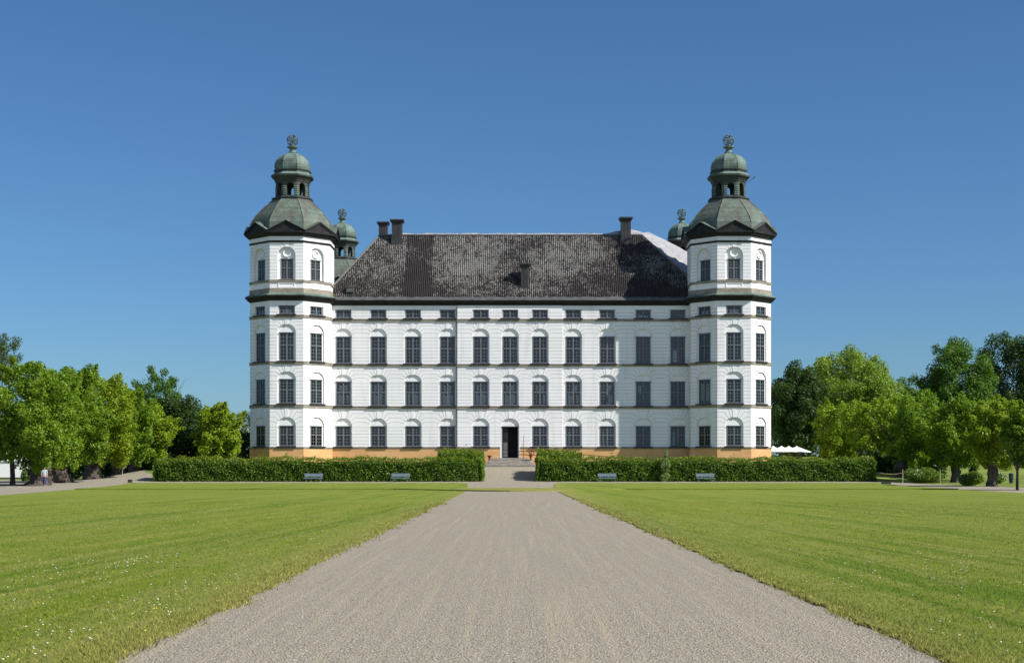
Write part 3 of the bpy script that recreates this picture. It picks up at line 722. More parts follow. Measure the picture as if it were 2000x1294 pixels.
for ua, ub, off, cs in segs:
    for a, b in ([(ua, wcx[5] - 1.22), (wcx[5] + 1.22, ub)] if off > 0 else [(ua, ub)]):
        pm = MB(); pm.box(a, b, YW - off - 0.07, YW - off + 0.02, 0.8, Zplinth - 0.003); pm.build('plinth', M['ochre'], castle, CLOC)

# eaves cornice and metal apron
cp = [(0.02, Zcor), (0.10, Zcor + 0.02), (0.14, Zcor + 0.16), (0.30, Zcor + 0.20), (0.42, Zcor + 0.40), (0.50, Zcor + 0.46), (0.50, Zcor + 0.60), (0.0, Zcor + 0.66)]
cm_ = MB(); cm_.grid([[(x, YW - d, z) for d, z in cp] for x in (-22.6, 22.6)])
cm_.build('eaves_cornice', M['cornice'], castle, CLOC)
ap = MB(); rr = random.Random(3)
aps = []
for i in range(90):
    x = -22.6 + 45.2 * i / 89
    aps.append([(x, YW - 0.55, Zcor + 0.60), (x, YW - 0.52, Zcor + 0.70 + rr.uniform(0, 0.03)), (x, YW - 0.05, Zcor + 1.03 + rr.uniform(-0.03, 0.04)), (x, YW + 0.06, Zcor + 1.06 + rr.uniform(-0.05, 0.05))])
ap.grid(aps); ap.build('roof_apron', M['apron'], castle, CLOC)

# windows of the wing
rw = random.Random(11)
for i, c in enumerate(wcx):
    off = RD if 4 <= i <= 6 else 0.0
    y = YW - off + WD
    if i != 5:
        add_window(c, y, lvG['zb'] + 0.02, 0, 1.78, lvG['zw'] - lvG['zb'] - 0.04, (3, 3), True, 'blind_dark' if i >= 9 else ('blind_grey', 'blind_grey', 'blind_warm', 'blind_grey', 'blind_dark', 'blind_grey', 'blind_dark', 'blind_blue', 'blind_blue')[i], [(-0.6, -0.35, 0.05, 0.75)] if i in (7, 8, 10) else None)
    bright = [(-0.60, -0.34, 0.05, 0.5), (-0.30, -0.12, 0.05, 0.42), (0.14, 0.38, 0.05, 0.5), (0.44, 0.64, 0.1, 0.45), (-0.45, -0.2, 0.62, 0.85), (0.15, 0.5, 0.62, 0.85)]  # pale strips painted as bright daylight gaps seen through the rooms
    cur = [q for q in bright if rw.random() < 0.75] if i < 9 else ([(-0.6, -0.25, 0.5, 0.86)] if i == 9 else None)
    add_window(c, y, lv1['zb'] + 0.02, 0, 1.78, lv1['zw'] - lv1['zb'] - 0.04, (4, 3), True, ('blind_dark', 'blind_dark', 'blind_blue', 'blind_blue', 'blind_blue', 'blind_dark', 'blind_dark', 'blind_dark', 'blind_teal', 'blind_teal', 'blind_dark')[i], cur)
    cur = [(-0.5, -0.38, 0.05, 0.5), (-0.1, 0.05, 0.05, 0.45), (0.3, 0.4, 0.05, 0.55)] if i == 1 else ([(-0.6, -0.05, 0.05, 0.5)] if i == 10 else None)
    add_window(c, y, lv2['zb'] + 0.02, 0, 1.78, lv2['zw'] - lv2['zb'] - 0.04, (4, 3), True, 'blind_teal' if i in (0, 9) else ('blind_warm' if i == 8 else 'blind_dark'), cur)
    add_window(c, y, lvA['zb'] + 0.01, 0, 1.78, lvA['zw'] - lvA['zb'] - 0.03, (2, 1), False, 'blind_dark', [(-0.6, -0.1, 0.08, 0.35), (0.1, 0.6, 0.08, 0.3)] if i in (0, 1, 9) else ([(-0.05, 0.1, 0.08, 0.35)] if i < 9 else None), sill=True)

# door: deep dark passage, leaf folded open at the left
dc = wcx[5]; dy = YW - RD + 0.17
dm = MB(); dm.cur = 0
dm.box(dc - 0.99, dc + 0.99, dy + 2.2, dy + 2.3, 2.6, lvD['zw'] + 0.2)
dm.box(dc - 1.2, dc - 1.0, dy + 0.02, dy + 2.25, 2.6, lvD['zw'] + 0.1); dm.box(dc + 1.0, dc + 1.2, dy + 0.02, dy + 2.25, 2.6, lvD['zw'] + 0.1)
dm.box(dc - 1.0, dc + 1.0, dy + 0.02, dy + 2.25, lvD['zw'] + 0.001, lvD['zw'] + 0.1); dm.box(dc - 1.0, dc + 1.0, dy + 0.02, dy + 2.25, 2.85, 2.975)
dpo = dm.build('door', M['door'], castle, CLOC)
df = MB()
df.box(dc - 0.98, dc - 0.90, dy - 0.05, dy + 0.08, 2.99, lvD['zw'] - 0.01); df.box(dc + 0.90, dc + 0.98, dy - 0.05, dy + 0.08, 2.99, lvD['zw'] - 0.01)
df.box(dc - 1.08, dc + 1.08, dy - 0.14, dy + 0.02, lvD['zw'] - 0.10, lvD['zw'] - 0.012)
df.build('door_frame', M['darkwood'], dpo)
dl = MB()
dl.box(dc - 0.89, dc - 0.25, dy + 0.16, dy + 0.22, 3.0, lvD['zw'] - 0.12)
dl.build('door_leaf', M['door'], dpo)
ds = MB()
for k in range(11): ds.box(dc - 0.84, dc - 0.34, dy + 0.12, dy + 0.159, 3.15 + 0.165 * k, 3.15 + 0.165 * k + 0.07)
ds.build('door_slats', M['door_light'], dpo)
for q in (-1.215, 1.105):
    dj = MB(); dj.box(dc + q, dc + q + 0.11, YW - RD - 0.09, YW - RD - 0.002, 2.96, Zsb); dj.build('door_jamb', M['plaster'], dpo)

# downpipes in the corners of the middle part
for x in (RL - 0.10,):
    d = MB(); d.tube([(x, YW - 0.13, 2.2), (x, YW - 0.13, Zcor - 0.2)], 0.055, 8)
    for z in (4.6, bands[0][0] - 0.2, bands[1][0] - 0.2, bands[2][0] - 0.2, 20.5): d.box(x - 0.09, x + 0.09, YW - 0.21, YW - 0.002, z - 0.06, z + 0.06)
    d.build('downpipe', M['apron'], castle, CLOC)

# ---- roof
EZ, EY, RY, RZr, RX, EX, EXR = Zcor + 0.95, YW - 0.08, 193.9, 31.1, 16.5, 22.95, 24.4
rf = MB()
nrib = 200; npts = 6
rows = []
for i in range(nrib * npts + 1):
    x = -EX + (EX + EXR) * i / (nrib * npts); ex = EX if x < 0 else EXR
    ph = 2 * math.pi * (i / npts)
    h = 0.06 * math.cos(ph)
    ax = abs(x)
    tmax = 1.0 if ax <= RX else max(0.0, (ex - ax) / (ex - RX))
    r = []
    for t in (0, 0.25, 0.5, 0.75, 1.0):
        tt = t * tmax
        sag = -0.05 * math.sin(math.pi * tt) + 0.02 * math.sin(x * 0.9 + tt * 7)
        r.append((x, EY + (RY - EY) * tt - h * 0.8, EZ + (RZr - EZ) * tt + h * 0.6 + sag))
    rows.append(r)
rf.grid(rows)
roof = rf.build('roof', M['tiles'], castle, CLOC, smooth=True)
rb = MB()
oe = [(-EX, EY), (EXR, EY), (EXR, Yb), (-EX, Yb)]; rg = [(-RX, RY), (RX, RY), (RX, Yb - 6.4), (-RX, Yb - 6.4)]
ie = [(-RX + 6.4, RY + 6.4), (RX - 6.4, RY + 6.4), (RX - 6.4, Yb - 12.8), (-RX + 6.4, Yb - 12.8)]
for k in range(4):
    j = (k + 1) % 4
    if k: rb.face([(*oe[k], EZ), (*oe[j], EZ), (*rg[j], RZr - 0.02), (*rg[k], RZr - 0.02)])
    rb.face([(*rg[k], RZr - 0.02), (*rg[j], RZr - 0.02), (*ie[j], EZ), (*ie[k], EZ)])
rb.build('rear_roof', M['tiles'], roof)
rc = MB()
for sx, ex in ((-1, EX), (1, EXR)):   # hip cappings, and the ridge
    rc.tube([(sx * ex, EY, EZ + 0.05), (sx * (ex + RX) / 2, (EY + RY) / 2, (EZ + RZr) / 2 + 0.03), (sx * RX, RY, RZr + 0.05)], 0.13, 8)
rc.tube([(-RX, RY, RZr + 0.03), (0, RY, RZr), (RX, RY, RZr + 0.03)], 0.12, 8)
rc.build('ridge_capping', M['apron'], roof)
def chimney(x0, x1, y, depth, zb, zt):
    c = MB(); y0, y1 = y - depth / 2, y + depth / 2
    c.box(x0, x1, y0, y1, zb, zt - 0.42)
    c.box(x0 - 0.07, x1 + 0.07, y0 - 0.07, y1 + 0.07, zb, zb + 1.0)
    h = 0.22
    c.hexa([(x0 - 0.02, y0 - 0.02, zt - 0.42), (x1 + 0.02, y0 - 0.02, zt - 0.42), (x1 + 0.02, y1 + 0.02, zt - 0.42), (x0 - 0.02, y1 + 0.02, zt - 0.42),
            (x0 - h, y0 - h, zt - 0.16), (x1 + h, y0 - h, zt - 0.16), (x1 + h, y1 + h, zt - 0.16), (x0 - h, y1 + h, zt - 0.16)])
    c.box(x0 - h - 0.02, x1 + h + 0.02, y0 - h - 0.02, y1 + h + 0.02, zt - 0.16, zt)
    for xx in (x0 + (x1 - x0) * 0.35, x0 + (x1 - x0) * 0.68): c.box(xx - 0.015, xx + 0.015, y0 - 0.02, y0 - 0.001, zb + 1.0, zt - 0.44)   # sheet seams
    c.build('chimney', M['chimney'], roof)
chimney(Xp(766, 193.6), Xp(785.5, 193.6), 193.6, 1.3, 29.6, Zp(430, 193.6))
chimney(Xp(740.5, 203), Xp(757, 203), 203, 1.3, 27.0, Zp(434.5, 203))
chimney(Xp(1212.5, 193.7), Xp(1231.5, 193.7), 193.7, 1.3, 29.6, Zp(425.5, 193.7))
chimney(Xp(1017.5, 188.6), Xp(1032.5, 188.6), 188.9, 1.0, 22.9, Zp(514.5, 188.6))
hm = MB(); hx = Xp(684, 188); hm.box(hx - 0.45, hx + 0.45, 187.7, 188.5, 23.2, 23.85); hm.box(hx - 0.52, hx + 0.52, 187.62, 188.55, 23.85, 23.92); hm.build('roof_hatch', M['apron'], roof)

# tarpaulin lying over the back slope and the right side wing
tp = MB()
n, m = 90, 50
rows = []
for i in range(n + 1):
    s = i / n
    h_ = 0.75 * s; p0 = Vector((RX + (EXR - RX) * h_ - 0.25, RY + (EY - RY) * h_ - 0.02, RZr + (EZ - RZr) * h_ + 0.12))
    p1 = Vector((17.6 + 8.4 * s, 197.0 + 5 * s, 32.0 - 3.6 * s))
    row = []
    for j in range(m + 1):
        t = j / m
        p = p0.lerp(p1, t)
        q1 = s * 7 + t * 2.2 + 0.5 * math.sin(6 * t); q2 = s * 11 - t * 6 + 0.6 * math.sin(5 * s + 2)
        fold = lambda v: (1 - 2 * abs((v % 1) - 0.5)) ** 3
        w = 0.16 * fold(q1) * math.sin(math.pi * t) + 0.12 * fold(q2) * math.sin(math.pi * min(1, t * 1.4)) + 0.04 * math.sin(31 * s - 14 * t)
        p.z += w * min(1, 6 * t) * (1 - 0.8 * t ** 4) + 0.22 * math.sin(math.pi * s) * t; row.append(p)
    rows.append(row)
tp.grid(rows)
rows = []
for i in range(61):
    x = -14.8 + (RX + 14.9) * i / 60
    lift = 0.30 + 0.05 * math.sin(i * 0.9) * math.sin(i * 0.23) + (0.55 * max(0, 1 - abs(x - 14.8) / 2.6))
    rows.append([(x, RY + 0.16, RZr + 0.02), (x, RY + 0.3, RZr + lift), (x, RY + 2.5, RZr - 2.2 + lift), (x, RY + 6, EZ + 0.8)])
tp.grid(rows)
tag(tp.build('tarpaulin', M['tarp'], smooth=True), 'wrinkled white tarpaulin over the ridge and right rear slope of the palace roof', 'tarpaulin')

# ------------------------------------------------------------------ towers
AP = 4.83; FACW = 2 * AP * math.tan(math.pi / 8)
zf = lambda py: Zp(py, 182.57)
zc = lambda py: Zp(py, 187.4)
TD = 0.15
tG = dict(hw=1.10, ww=0.86, zb=zf(870.5), zw=zf(831), zs=zf(831), rise=zf(813.5) - zf(831), dep=TD)
t1 = dict(hw=1.10, ww=0.86, zb=zf(787), zw=zf(739.8), zs=zf(739.8), rise=zf(724.5) - zf(739.8), dep=TD)
t2 = dict(hw=1.10, ww=0.86, zb=zf(704), zw=zf(648.8), zs=zf(648.8), rise=zf(632) - zf(648.8), dep=TD)
tA = dict(hw=1.0, ww=0.88, zb=zf(613), zw=zf(596.3), zs=zf(595.8), rise=0, dep=TD)
t4 = dict(hw=1.06, ww=0.72, zb=zf(545), zw=zf(504.8), zs=zf(498.2), rise=1.04, dep=0.30)
tb = [(zf(795), zf(789.3)), (zf(710.6), zf(705)), (zf(619.8), zf(614.3))]
tZp, tZs = zf(875.6), zf(872)
tower_mesh, tjm, TK = MB(), MB(), []
def tks(nm):
    k_ = MB(); TK.append((nm, k_)); return k_
def TF(k, ap=AP):
    ph = math.pi / 4 * k      # 0 = facing the camera, +1 = turned to the right
    nx, ny = math.sin(ph), -math.cos(ph); tx, ty = -ny, nx
    return lambda u, d, z: (nx * (ap + d) + tx * u, ny * (ap + d) + ty * u, z)
WF = (-1, 0, 1)
for k in range(8):
    kk = k if k < 5 else k - 8
    T = TF(kk); h = FACW / 2
    cols = [(0.0, [tG, t1, t2, tA])] if kk in WF else []
    panel(tower_mesh, T, -h, h, 0.8, zf(570), cols)
    panel(tower_mesh, T, -h, h, zf(570), zf(455), [(0.0, [t4])] if kk in WF else [])
    if kk in WF:
        for l, a, b in ((tG, tZs, tb[0][0]), (t1, tb[0][1], tb[1][0]), (t2, tb[1][1], tb[2][0]), (tA, tb[2][1], zf(586.5))):
            joints(tjm, T, -h, h, 0, l, a, b)
            if l['rise']: keystone(tks('keystone'), T, 0, l, b)
        joints(tjm, T, -h, h, 0, t4, zf(545.6), zf(473)); keystone(tks('keystone'), T, 0, t4, zf(473))
        # sunk panel under the top window and the scroll moulding in its lunette
        tkm = tks('sill_panel')
        tkm.tbox(T, -1.0, 1.0, -0.02, 0.05, zf(562), zf(559)); tkm.tbox(T, -1.0, 1.0, -0.02, 0.05, zf(553.5), zf(551.2))
        tkm.tbox(T, -1.0, -0.88, -0.02, 0.048, zf(559), zf(553.5)); tkm.tbox(T, 0.88, 1.0, -0.02, 0.048, zf(559), zf(553.5))
        ctr = Vector(T(0, -0.26, zf(493.5))); tu = Vector(T(1, 0, 0)) - Vector(T(0, 0, 0))
        tks('lunette_scroll').torus(ctr, 0.43, 0.10, tu, (0, 0, 1), 24, 8)
    else:
        for z0_, z1_ in ((tZs, tb[0][0]), (tb[0][1], tb[1][0]), (tb[1][1], tb[2][0]), (tb[2][1], zf(586.5)), (zf(545), zf(473))):
            z = z0_ + 0.35
            while z < z1_ - 0.1: strip(tjm, T, (-h, z), (h, z)); z += 0.405
merge(tower_mesh, tjm, 1)
tower = tower_mesh.build('tower', [M['plaster'], M['joint']], castle, loc_in(-26.6, 187.4, 0))
for nm, k_ in TK: k_.build(nm, M['plaster'], tower)
for z0, z1 in tb + [(tZp, tZs)]:
    s_ = MB(); s_.lathe([(AP - 0.02, z0), (AP + 0.10, z0), (AP + 0.10, z1 - 0.07), (AP + 0.15, z1 - 0.06), (AP + 0.13, z1), (AP - 0.02, z1 + 0.01)], cap=False); s_.build('string_course', M['stone'], tower)
s_ = MB(); s_.lathe([(AP - 0.02, zf(572)), (AP + 0.10, zf(572)), (AP + 0.09, zf(562.6)), (AP + 0.02, zf(562)), (AP - 0.02, zf(562))], cap=False); s_.build('string_course', M['stone'], tower)
s_ = MB(); s_.lathe([(AP - 0.02, zf(550.8)), (AP + 0.10, zf(550.8)), (AP + 0.12, zf(546.2)), (AP - 0.02, zf(545.6))], cap=False)
s_.build('string_course', M['stone'], tower)
p_ = MB(); p_.lathe([(AP - 0.02, 0.8), (AP + 0.06, 0.8), (AP + 0.06, tZp - 0.003), (AP - 0.02, tZp - 0.003)], cap=False); p_.build('plinth', M['ochre'], tower)
c_ = MB(); zb_ = zf(586.8)
c_.lathe([(AP - 0.02, zb_), (AP + 0.08, zb_ + 0.02), (AP + 0.12, zb_ + 0.14), (AP + 0.30, zb_ + 0.20), (AP + 0.42, zb_ + 0.40), (AP + 0.55, zb_ + 0.46), (AP + 0.58, zb_ + 0.62), (AP + 0.50, zb_ + 0.66)], cap=False)
c_.build('cornice', M['cornice'], tower); c_ = MB()
zt_ = zf(469.3)
c_.lathe([(AP - 0.02, zf(473.2)), (AP + 0.08, zf(473)), (AP + 0.14, zf(470.2)), (AP + 0.02, zt_)], cap=False)     # black moulding under the frieze
c_.build('moulding', M['cornice'], tower); c_ = MB()
zu_ = zf(461.2)
c_.lathe([(AP - 0.02, zu_), (AP + 0.10, zu_ + 0.02), (AP + 0.16, zu_ + 0.12), (AP + 0.42, zu_ + 0.20), (AP + 0.52, zu_ + 0.36), (AP + 0.62, zu_ + 0.42), (AP + 0.64, zu_ + 0.56), (AP - 0.1, zu_ + 0.60)], cap=False)
c_.build('cornice', M['cornice'], tower)
a_ = MB(); a_.lathe([(AP + 0.60, zb_ + 0.60), (AP + 0.60, zb_ + 0.68), (AP + 0.12, zf(571.5)), (AP + 0.02, zf(571))], cap=False); a_.build('cornice_cover', M['copper_light'], tower)
fz_ = MB(); fz_.lathe([(AP + 0.03, zt_), (AP + 0.05, zt_ + 0.05), (AP + 0.03, zu_)], cap=False); fz_.build('frieze', M['plaster'], tower)
# pediments: dark gable with raking mouldings, copper roof running back into the dome
apo = AP + 0.66; hp = apo * math.tan(math.pi / 8); zv, za = zf(449.5), zf(430.5); zl = zu_ + 0.52
def pediment_mesh():
    m_ = MB(); T = TF(0, apo)
    m_.cur = 0
    m_.face([T(-hp, -0.10, zl), T(hp, -0.10, zl), T(hp, -0.10, zv - 0.15), T(0, -0.10, za - 0.15), T(-hp, -0.10, zv - 0.15)])
    for sg in (-1, 1):
        for lo, hi, d0, d1, in0, in1 in ((0.0, -0.17, -0.12, 0.06, 0.0, 0.0), (-0.24, -0.34, -0.12, -0.02, 0.0, 0.0)):
            def P(u, z, d): return T(sg * u, d, z)
            m_.hexa([P(hp, zv + hi, d1), P(0, za + hi, d1), P(0, za + hi, d0), P(hp, zv + hi, d0), P(hp, zv + lo, d1), P(0, za + lo, d1), P(0, za + lo, d0), P(hp, zv + lo, d0)])
    m_.hexa([T(-hp, 0.0, zl - 0.1), T(hp, 0.0, zl - 0.1), T(hp, -0.12, zl - 0.1), T(-hp, -0.12, zl - 0.1), T(-hp, 0.0, zl + 0.03), T(hp, 0.0, zl + 0.03), T(hp, -0.12, zl + 0.03), T(-hp, -0.12, zl + 0.03)])
    m_.cur = 1
    for sg in (-1, 1):
        m_.face([T(sg * (hp + 0.02), 0.09, zv + 0.004), T(0, 0.09, za + 0.004), T(0, -1.35, za + 0.10), T(sg * (hp - 0.45), -1.05, zv + 0.10)])
        m_.face([T(sg * (hp + 0.02), 0.09, zv + 0.004), T(0, 0.09, za + 0.004), T(0, 0.09, za - 0.05), T(sg * (hp + 0.02), 0.09, zv - 0.05)])
    return m_.mesh('pediment', [M['cornice'], M['copper']])
pmesh = pediment_mesh()
for k in range(8): link(pmesh, 'pediment', tower, (0, 0, 0), math.pi / 4 * k)
def seams(mb, prof, w=0.055):
    for j in range(8):
        a = math.pi / 8 + math.pi / 4 * j
        mb.tube([(math.sin(a) * r / math.cos(math.pi / 8), math.cos(a) * r / math.cos(math.pi / 8), z) for r, z in prof], w, 6, False)
dprof = [(4.95, zv - 0.25), (4.93, zv + 0.3), (4.85, 31.05), (4.60, 31.6), (4.25, 32.12), (3.92, 32.5), (3.50, 33.0), (3.12, 33.38), (2.75, 33.75), (2.42, 34.08), (2.15, 34.36)]
d_ = MB(); d_.lathe(dprof); seams(d_, dprof[2:]); d_.build('dome', M['copper'], tower)
ln = MB(); LA = 1.93
ln.cur = 1
ln.lathe([(2.1, 34.28), (2.40, 34.34), (2.42, 34.46), (2.2, 34.52), (2.05, 34.60)])
ln.cur = 1
lh = LA * math.tan(math.pi / 8)
lo_ = dict(hw=0.42, ww=0.42, zb=34.68, zw=35.86, zs=35.86, rise=0.40, dep=0.42)
def open_panel(mb, T, h, z0, z1, l, N=10):
    hw, zb, zs, rise, dep = l['hw'], l['zb'], l['zs'], l['rise'], l['dep']
    arch = [(-hw * math.cos(math.pi * i / N), zs + rise * math.sin(math.pi * i / N)) for i in range(N + 1)]
    for d, hh in ((0, h), (-dep, h - dep * math.tan(math.pi / 8))):
        quad(mb, T, -hh, -hw, z0, z1, d); quad(mb, T, hw, hh, z0, z1, d); quad(mb, T, -hw, hw, z0, zb, d)
        for a, b in zip(arch, arch[1:]): mb.face([T(a[0], d, a[1]), T(b[0], d, b[1]), T(b[0], d, z1), T(a[0], d, z1)])
    for a, b in zip(arch, arch[1:]): mb.face([T(a[0], 0, a[1]), T(b[0], 0, b[1]), T(b[0], -dep, b[1]), T(a[0], -dep, a[1])])
    for x in (-hw, hw): mb.face([T(x, 0, zb), T(x, -dep, zb), T(x, -dep, zs), T(x, 0, zs)])
    mb.face([T(-hw, 0, zb), T(hw, 0, zb), T(hw, -dep, zb), T(-hw, -dep, zb)])
for k in range(8):
    ln.cur = 1; T = TF(k, LA); open_panel(ln, T, lh, 34.55, 36.55, lo_)
    ln.cur = 0
    for q in range(5):     # bands of the piers
        for sg in (-1, 1):
            u0, u1 = sorted((sg * 0.45, sg * (lh + 0.02))); ln.tbox(T, u0, u1, -0.01, 0.055, 34.72 + q * 0.24, 34.72 + q * 0.24 + 0.15)
ln.build('lantern', [M['copper_light'], M['copper_dark']], tower)
lc = MB(); lc.cur = 1
lc.lathe([(1.9, 36.40), (2.02, 36.42), (2.05, 36.60), (2.14, 36.66), (2.18, 36.80), (2.36, 36.92), (2.46, 37.02), (2.48, 37.16)], cap=False)
lc.cur = 0
lc.lathe([(2.48, 37.16), (2.50, 37.20), (2.12, 37.46), (2.10, 37.50)], cap=False)
lc.cur = 1
lc.lathe([(2.10, 37.50), (2.06, 37.68), (2.16, 37.74), (2.20, 37.86), (2.02, 37.92)], cap=True)
lc.face([(1.85 / math.cos(math.pi / 8) * math.sin(math.pi / 8 + math.pi / 4 * j), 1.85 / math.cos(math.pi / 8) * math.cos(math.pi / 8 + math.pi / 4 * j), 36.5) for j in range(8)])
lc.build('lantern_cornice', [M['copper_light'], M['copper_dark']], tower)
cprof = [(1.98, 37.88), (2.05, 38.2), (2.05, 38.5), (1.98, 38.85), (1.82, 39.18), (1.58, 39.48), (1.25, 39.72), (0.85, 39.92), (0.5, 40.05)]
cu_ = MB(); cu_.lathe(cprof); seams(cu_, cprof, 0.035); cu_.build('cupola', M['copper_light'], tower)
fn = MB()
fn.lathe([(0.48, 40.02), (0.44, 40.12), (0.50, 40.16), (0.46, 40.22), (0.34, 40.42), (0.34, 40.55), (0.44, 40.66), (0.66, 40.76), (0.68, 40.88), (0.5, 40.94), (0.2, 40.98), (0.12, 41.05)], 16)
fn.build('finial_base', M['copper_light'], tower)
ar = MB(); ac = (0, 0, 41.66); ra = 0.66
ax = Vector((0.35, 0.25, 0.9)).normalized(); e1 = ax.cross(Vector((0, 1, 0))).normalized(); e2 = ax.cross(e1)
ar.torus(ac, ra, 0.055, (1, 0, 0.0), (0, 0, 1)); ar.torus(ac, ra, 0.05, (0.35, 1, 0), (0, 0, 1)); ar.torus(ac, ra, 0.05, e1, e2)
ar.torus(Vector(ac) + ax * 0.38, 0.53, 0.035, e1, e2); ar.torus(Vector(ac) - ax * 0.38, 0.53, 0.035, e1, e2); ar.torus(ac, ra * 0.98, 0.045, (0.8, -0.6, 0.2), (0.2, 0.5, 0.85))
ar.tube([Vector(ac) - ax * ra, Vector(ac) + ax * ra], 0.035, 6); ar.tube([(0, 0, 40.9), (0, 0, 41.15)], 0.10, 8); ar.tube([(0, 0, 41.0), (0, 0, 42.3)], 0.03, 6)
for q in range(5):
    a = q * 2 * math.pi / 5 + 0.3; ar.tube([ac, (math.cos(a) * ra, 0, 41.66 + math.sin(a) * ra)], 0.035, 6)
ar.torus(ac, 0.12, 0.08, (1, 0, 0), (0, 1, 0), 10, 6)
ar.build('armillary_sphere', M['copper_light'], tower)
TX = 26.6
tower_r = copy_tree(tower, castle, loc_in(TX, 187.4, 0))
for x in (-TX, TX): copy_tree(tower, castle, loc_in(x, 240.7, 0))
an = MB(); an.tube([(0, 0, 0), (1.25, 0, 1.05)], 0.025, 6); an.tube([(0.95, -0.12, 0.80), (0.95, 0.12, 0.80)], 0.05, 6); an.tube([(1.02, 0, 0.86), (1.12, 0, 0.94)], 0.10, 8); an.tube([(1.2, 0, 0.85), (1.3, 0, 1.2)], 0.02, 6)
an.build('antenna', M['apron'], tower_r, (1.95, -0.6, 36.15))
# tower windows belong to the palace
for tx in (-TX, TX):
    for k in WF:
        ph = math.pi / 4 * k; T = TF(k)
        for nm, l, w, rows_, tr in (('G', tG, 1.72, (3, 3), True), ('1', t1, 1.72, (4, 3), True), ('2', t2, 1.72, (4, 3), True), ('A', tA, 1.76, (2, 1), False), ('4', t4, 1.44, (4, 3), True)):
            p = T(0, -l['dep'], 0)
            bl = {'G': 'blind_grey', '1': 'blind_teal', '2': 'blind_teal', 'A': 'blind_dark', '4': 'blind_grey'}[nm]
            if nm == 'G' and (k, tx < 0) in ((-1, True),): bl = 'blind_dark'
            if nm == '1' and k == -1: bl = 'blind_warm'
            if nm == '4': bl = {-1: 'blind_blue', 0: 'blind_warm', 1: 'blind_blue'}[k]
            if nm == '2' and k == 1 and tx > 0: bl = 'blind_blue'
            cur = None
            if nm == 'A': cur = [(-0.55, -0.12, 0.12, 0.55), (0.12, 0.55, 0.12, 0.55)]
            if nm == '1' and k == -1 and tx > 0: cur = [(-0.6, -0.2, 0.1, 0.85), (0.2, 0.6, 0.1, 0.85)]
            if nm == '2' and k == 1 and tx > 0: cur = [(-0.7, 0.7, 0.02, 0.1)]
            add_window(tx + p[0], 187.4 + p[1], l['zb'] + 0.02, ph, w, l['zw'] - l['zb'] - 0.04, rows_, tr, bl, cur)

# ------------------------------------------------------------------ steps, urns, railing
sx0 = wcx[5]
st_ = MB(); zbase = g1(sx0, 181.0)
nst = 6; top_z = 2.96; rise = (top_z - zbase) / nst
for k in range(nst):
    hwk = 3.15 - 0.21 * k; y0 = 180.9 + 0.62 * k
    st_.box(sx0 - hwk, sx0 + hwk, y0, YW - RD - 0.10, zbase + rise * k - (0.3 if k == 0 else 0.0), zbase + rise * (k + 1) - 0.05)
    st_.box(sx0 - hwk - 0.03, sx0 + hwk + 0.03, y0 - 0.04, YW - RD - 0.101, zbase + rise * (k + 1) - 0.05, zbase + rise * (k + 1))
tag(st_.build('stone_steps', M['stair']), 'flight of grey stone steps rising to the open palace door', 'steps')
def urn(x, y, z, label, sc=1.0):
    t = thing('iron_urn', label, 'urn', (x, y, z), 0, 'rusty urns beside the palace door')
    p = MB(); p.box(-0.30, 0.30, -0.30, 0.30, -0.1, 0.16); p.box(-0.22, 0.22, -0.22, 0.22, 0.16, 0.26); p.build('pedestal', M['stair'], t)
    b = MB(); b.lathe([(0.16, 0.26), (0.17, 0.32), (0.09, 0.38), (0.10, 0.5), (0.16, 0.66 * sc), (0.22, 0.74 * sc), (0.31, 0.79 * sc), (0.31, 0.84 * sc), (0.25, 0.84 * sc), (0.18, 0.74 * sc)], 14); b.build('bowl', M['rust'], t, smooth=True)
    return t
urn(Xp(956, 183.2), 183.2, 2.40, 'rusty goblet shaped iron urn on the left side of the stone steps')
u2 = urn(Xp(1036.5, 183.2), 183.2, 2.40, 'taller rusty iron urn with a scroll handle on the right of the stone steps', 1.15)
uh = MB(); uh.tube([(0.1, -0.1, 0.9), (0.05, -0.15, 1.25), (0.25, -0.1, 1.5), (0.42, -0.1, 1.2), (0.3, -0.1, 0.95)], 0.06, 8); uh.tube([(0.1, 0, 0.8), (-0.25, 0, 1.3), (-0.45, 0, 1.45)], 0.07, 8); uh.build('handle', M['rust'], u2, smooth=True)
rt = thing('handrail', 'rust brown ramp handrail along the plinth behind the right hedge', 'handrail', (Xp(1013, 186.5), 186.5, 2.3))
rm = MB(); X0 = Xp(1013, 186.5)
def zr(y): return Zp(y, 186.0)
for pa, pb in (((1014, 880), (1060, 882)), ((1060, 882), (1140, 887)), ((1140, 887), (1215, 894)), ((1014, 887), (1050, 888.5))):
    rm.tube([(Xp(pa[0], 186) - X0, -0.5, zr(pa[1]) - 2.3), (Xp(pb[0], 186) - X0, -0.5, zr(pb[1]) - 2.3)], 0.045, 8)
rm.build('rail', M['rust'], rt)
for p, zt in ((1014, 880), (1060, 882), (1100, 884.5), (1140, 887), (1178, 890.5), (1214, 894)):
    q = MB(); x = Xp(p, 186) - X0; q.tube([(x, -0.5, -0.8), (x, -0.5, zr(zt) - 2.3)], 0.035, 8); q.build('post', M['rust'], rt)
pl = MB(); pl.tube([(0, 0, 0), (0, 0, Zp(851, 186.2) - 2.9)], [0.032, 0.025], 8); pl.lathe([(0.11, -0.02), (0.11, 0.03), (0.04, 0.06)], 12)
tag(pl.build('metal_pole', M['rust'], loc=(Xp(1022.5, 186.2), 186.2, 2.96)), 'thin rusty metal pole standing on the steps right of the open door', 'pole')
pl2 = MB(); pl2.tube([(0, 0, 0), (0, 0, 2.4)], [0.035, 0.03], 8); pl2.lathe([(0.09, 0), (0.09, 0.05), (0.04, 0.08)], 12)
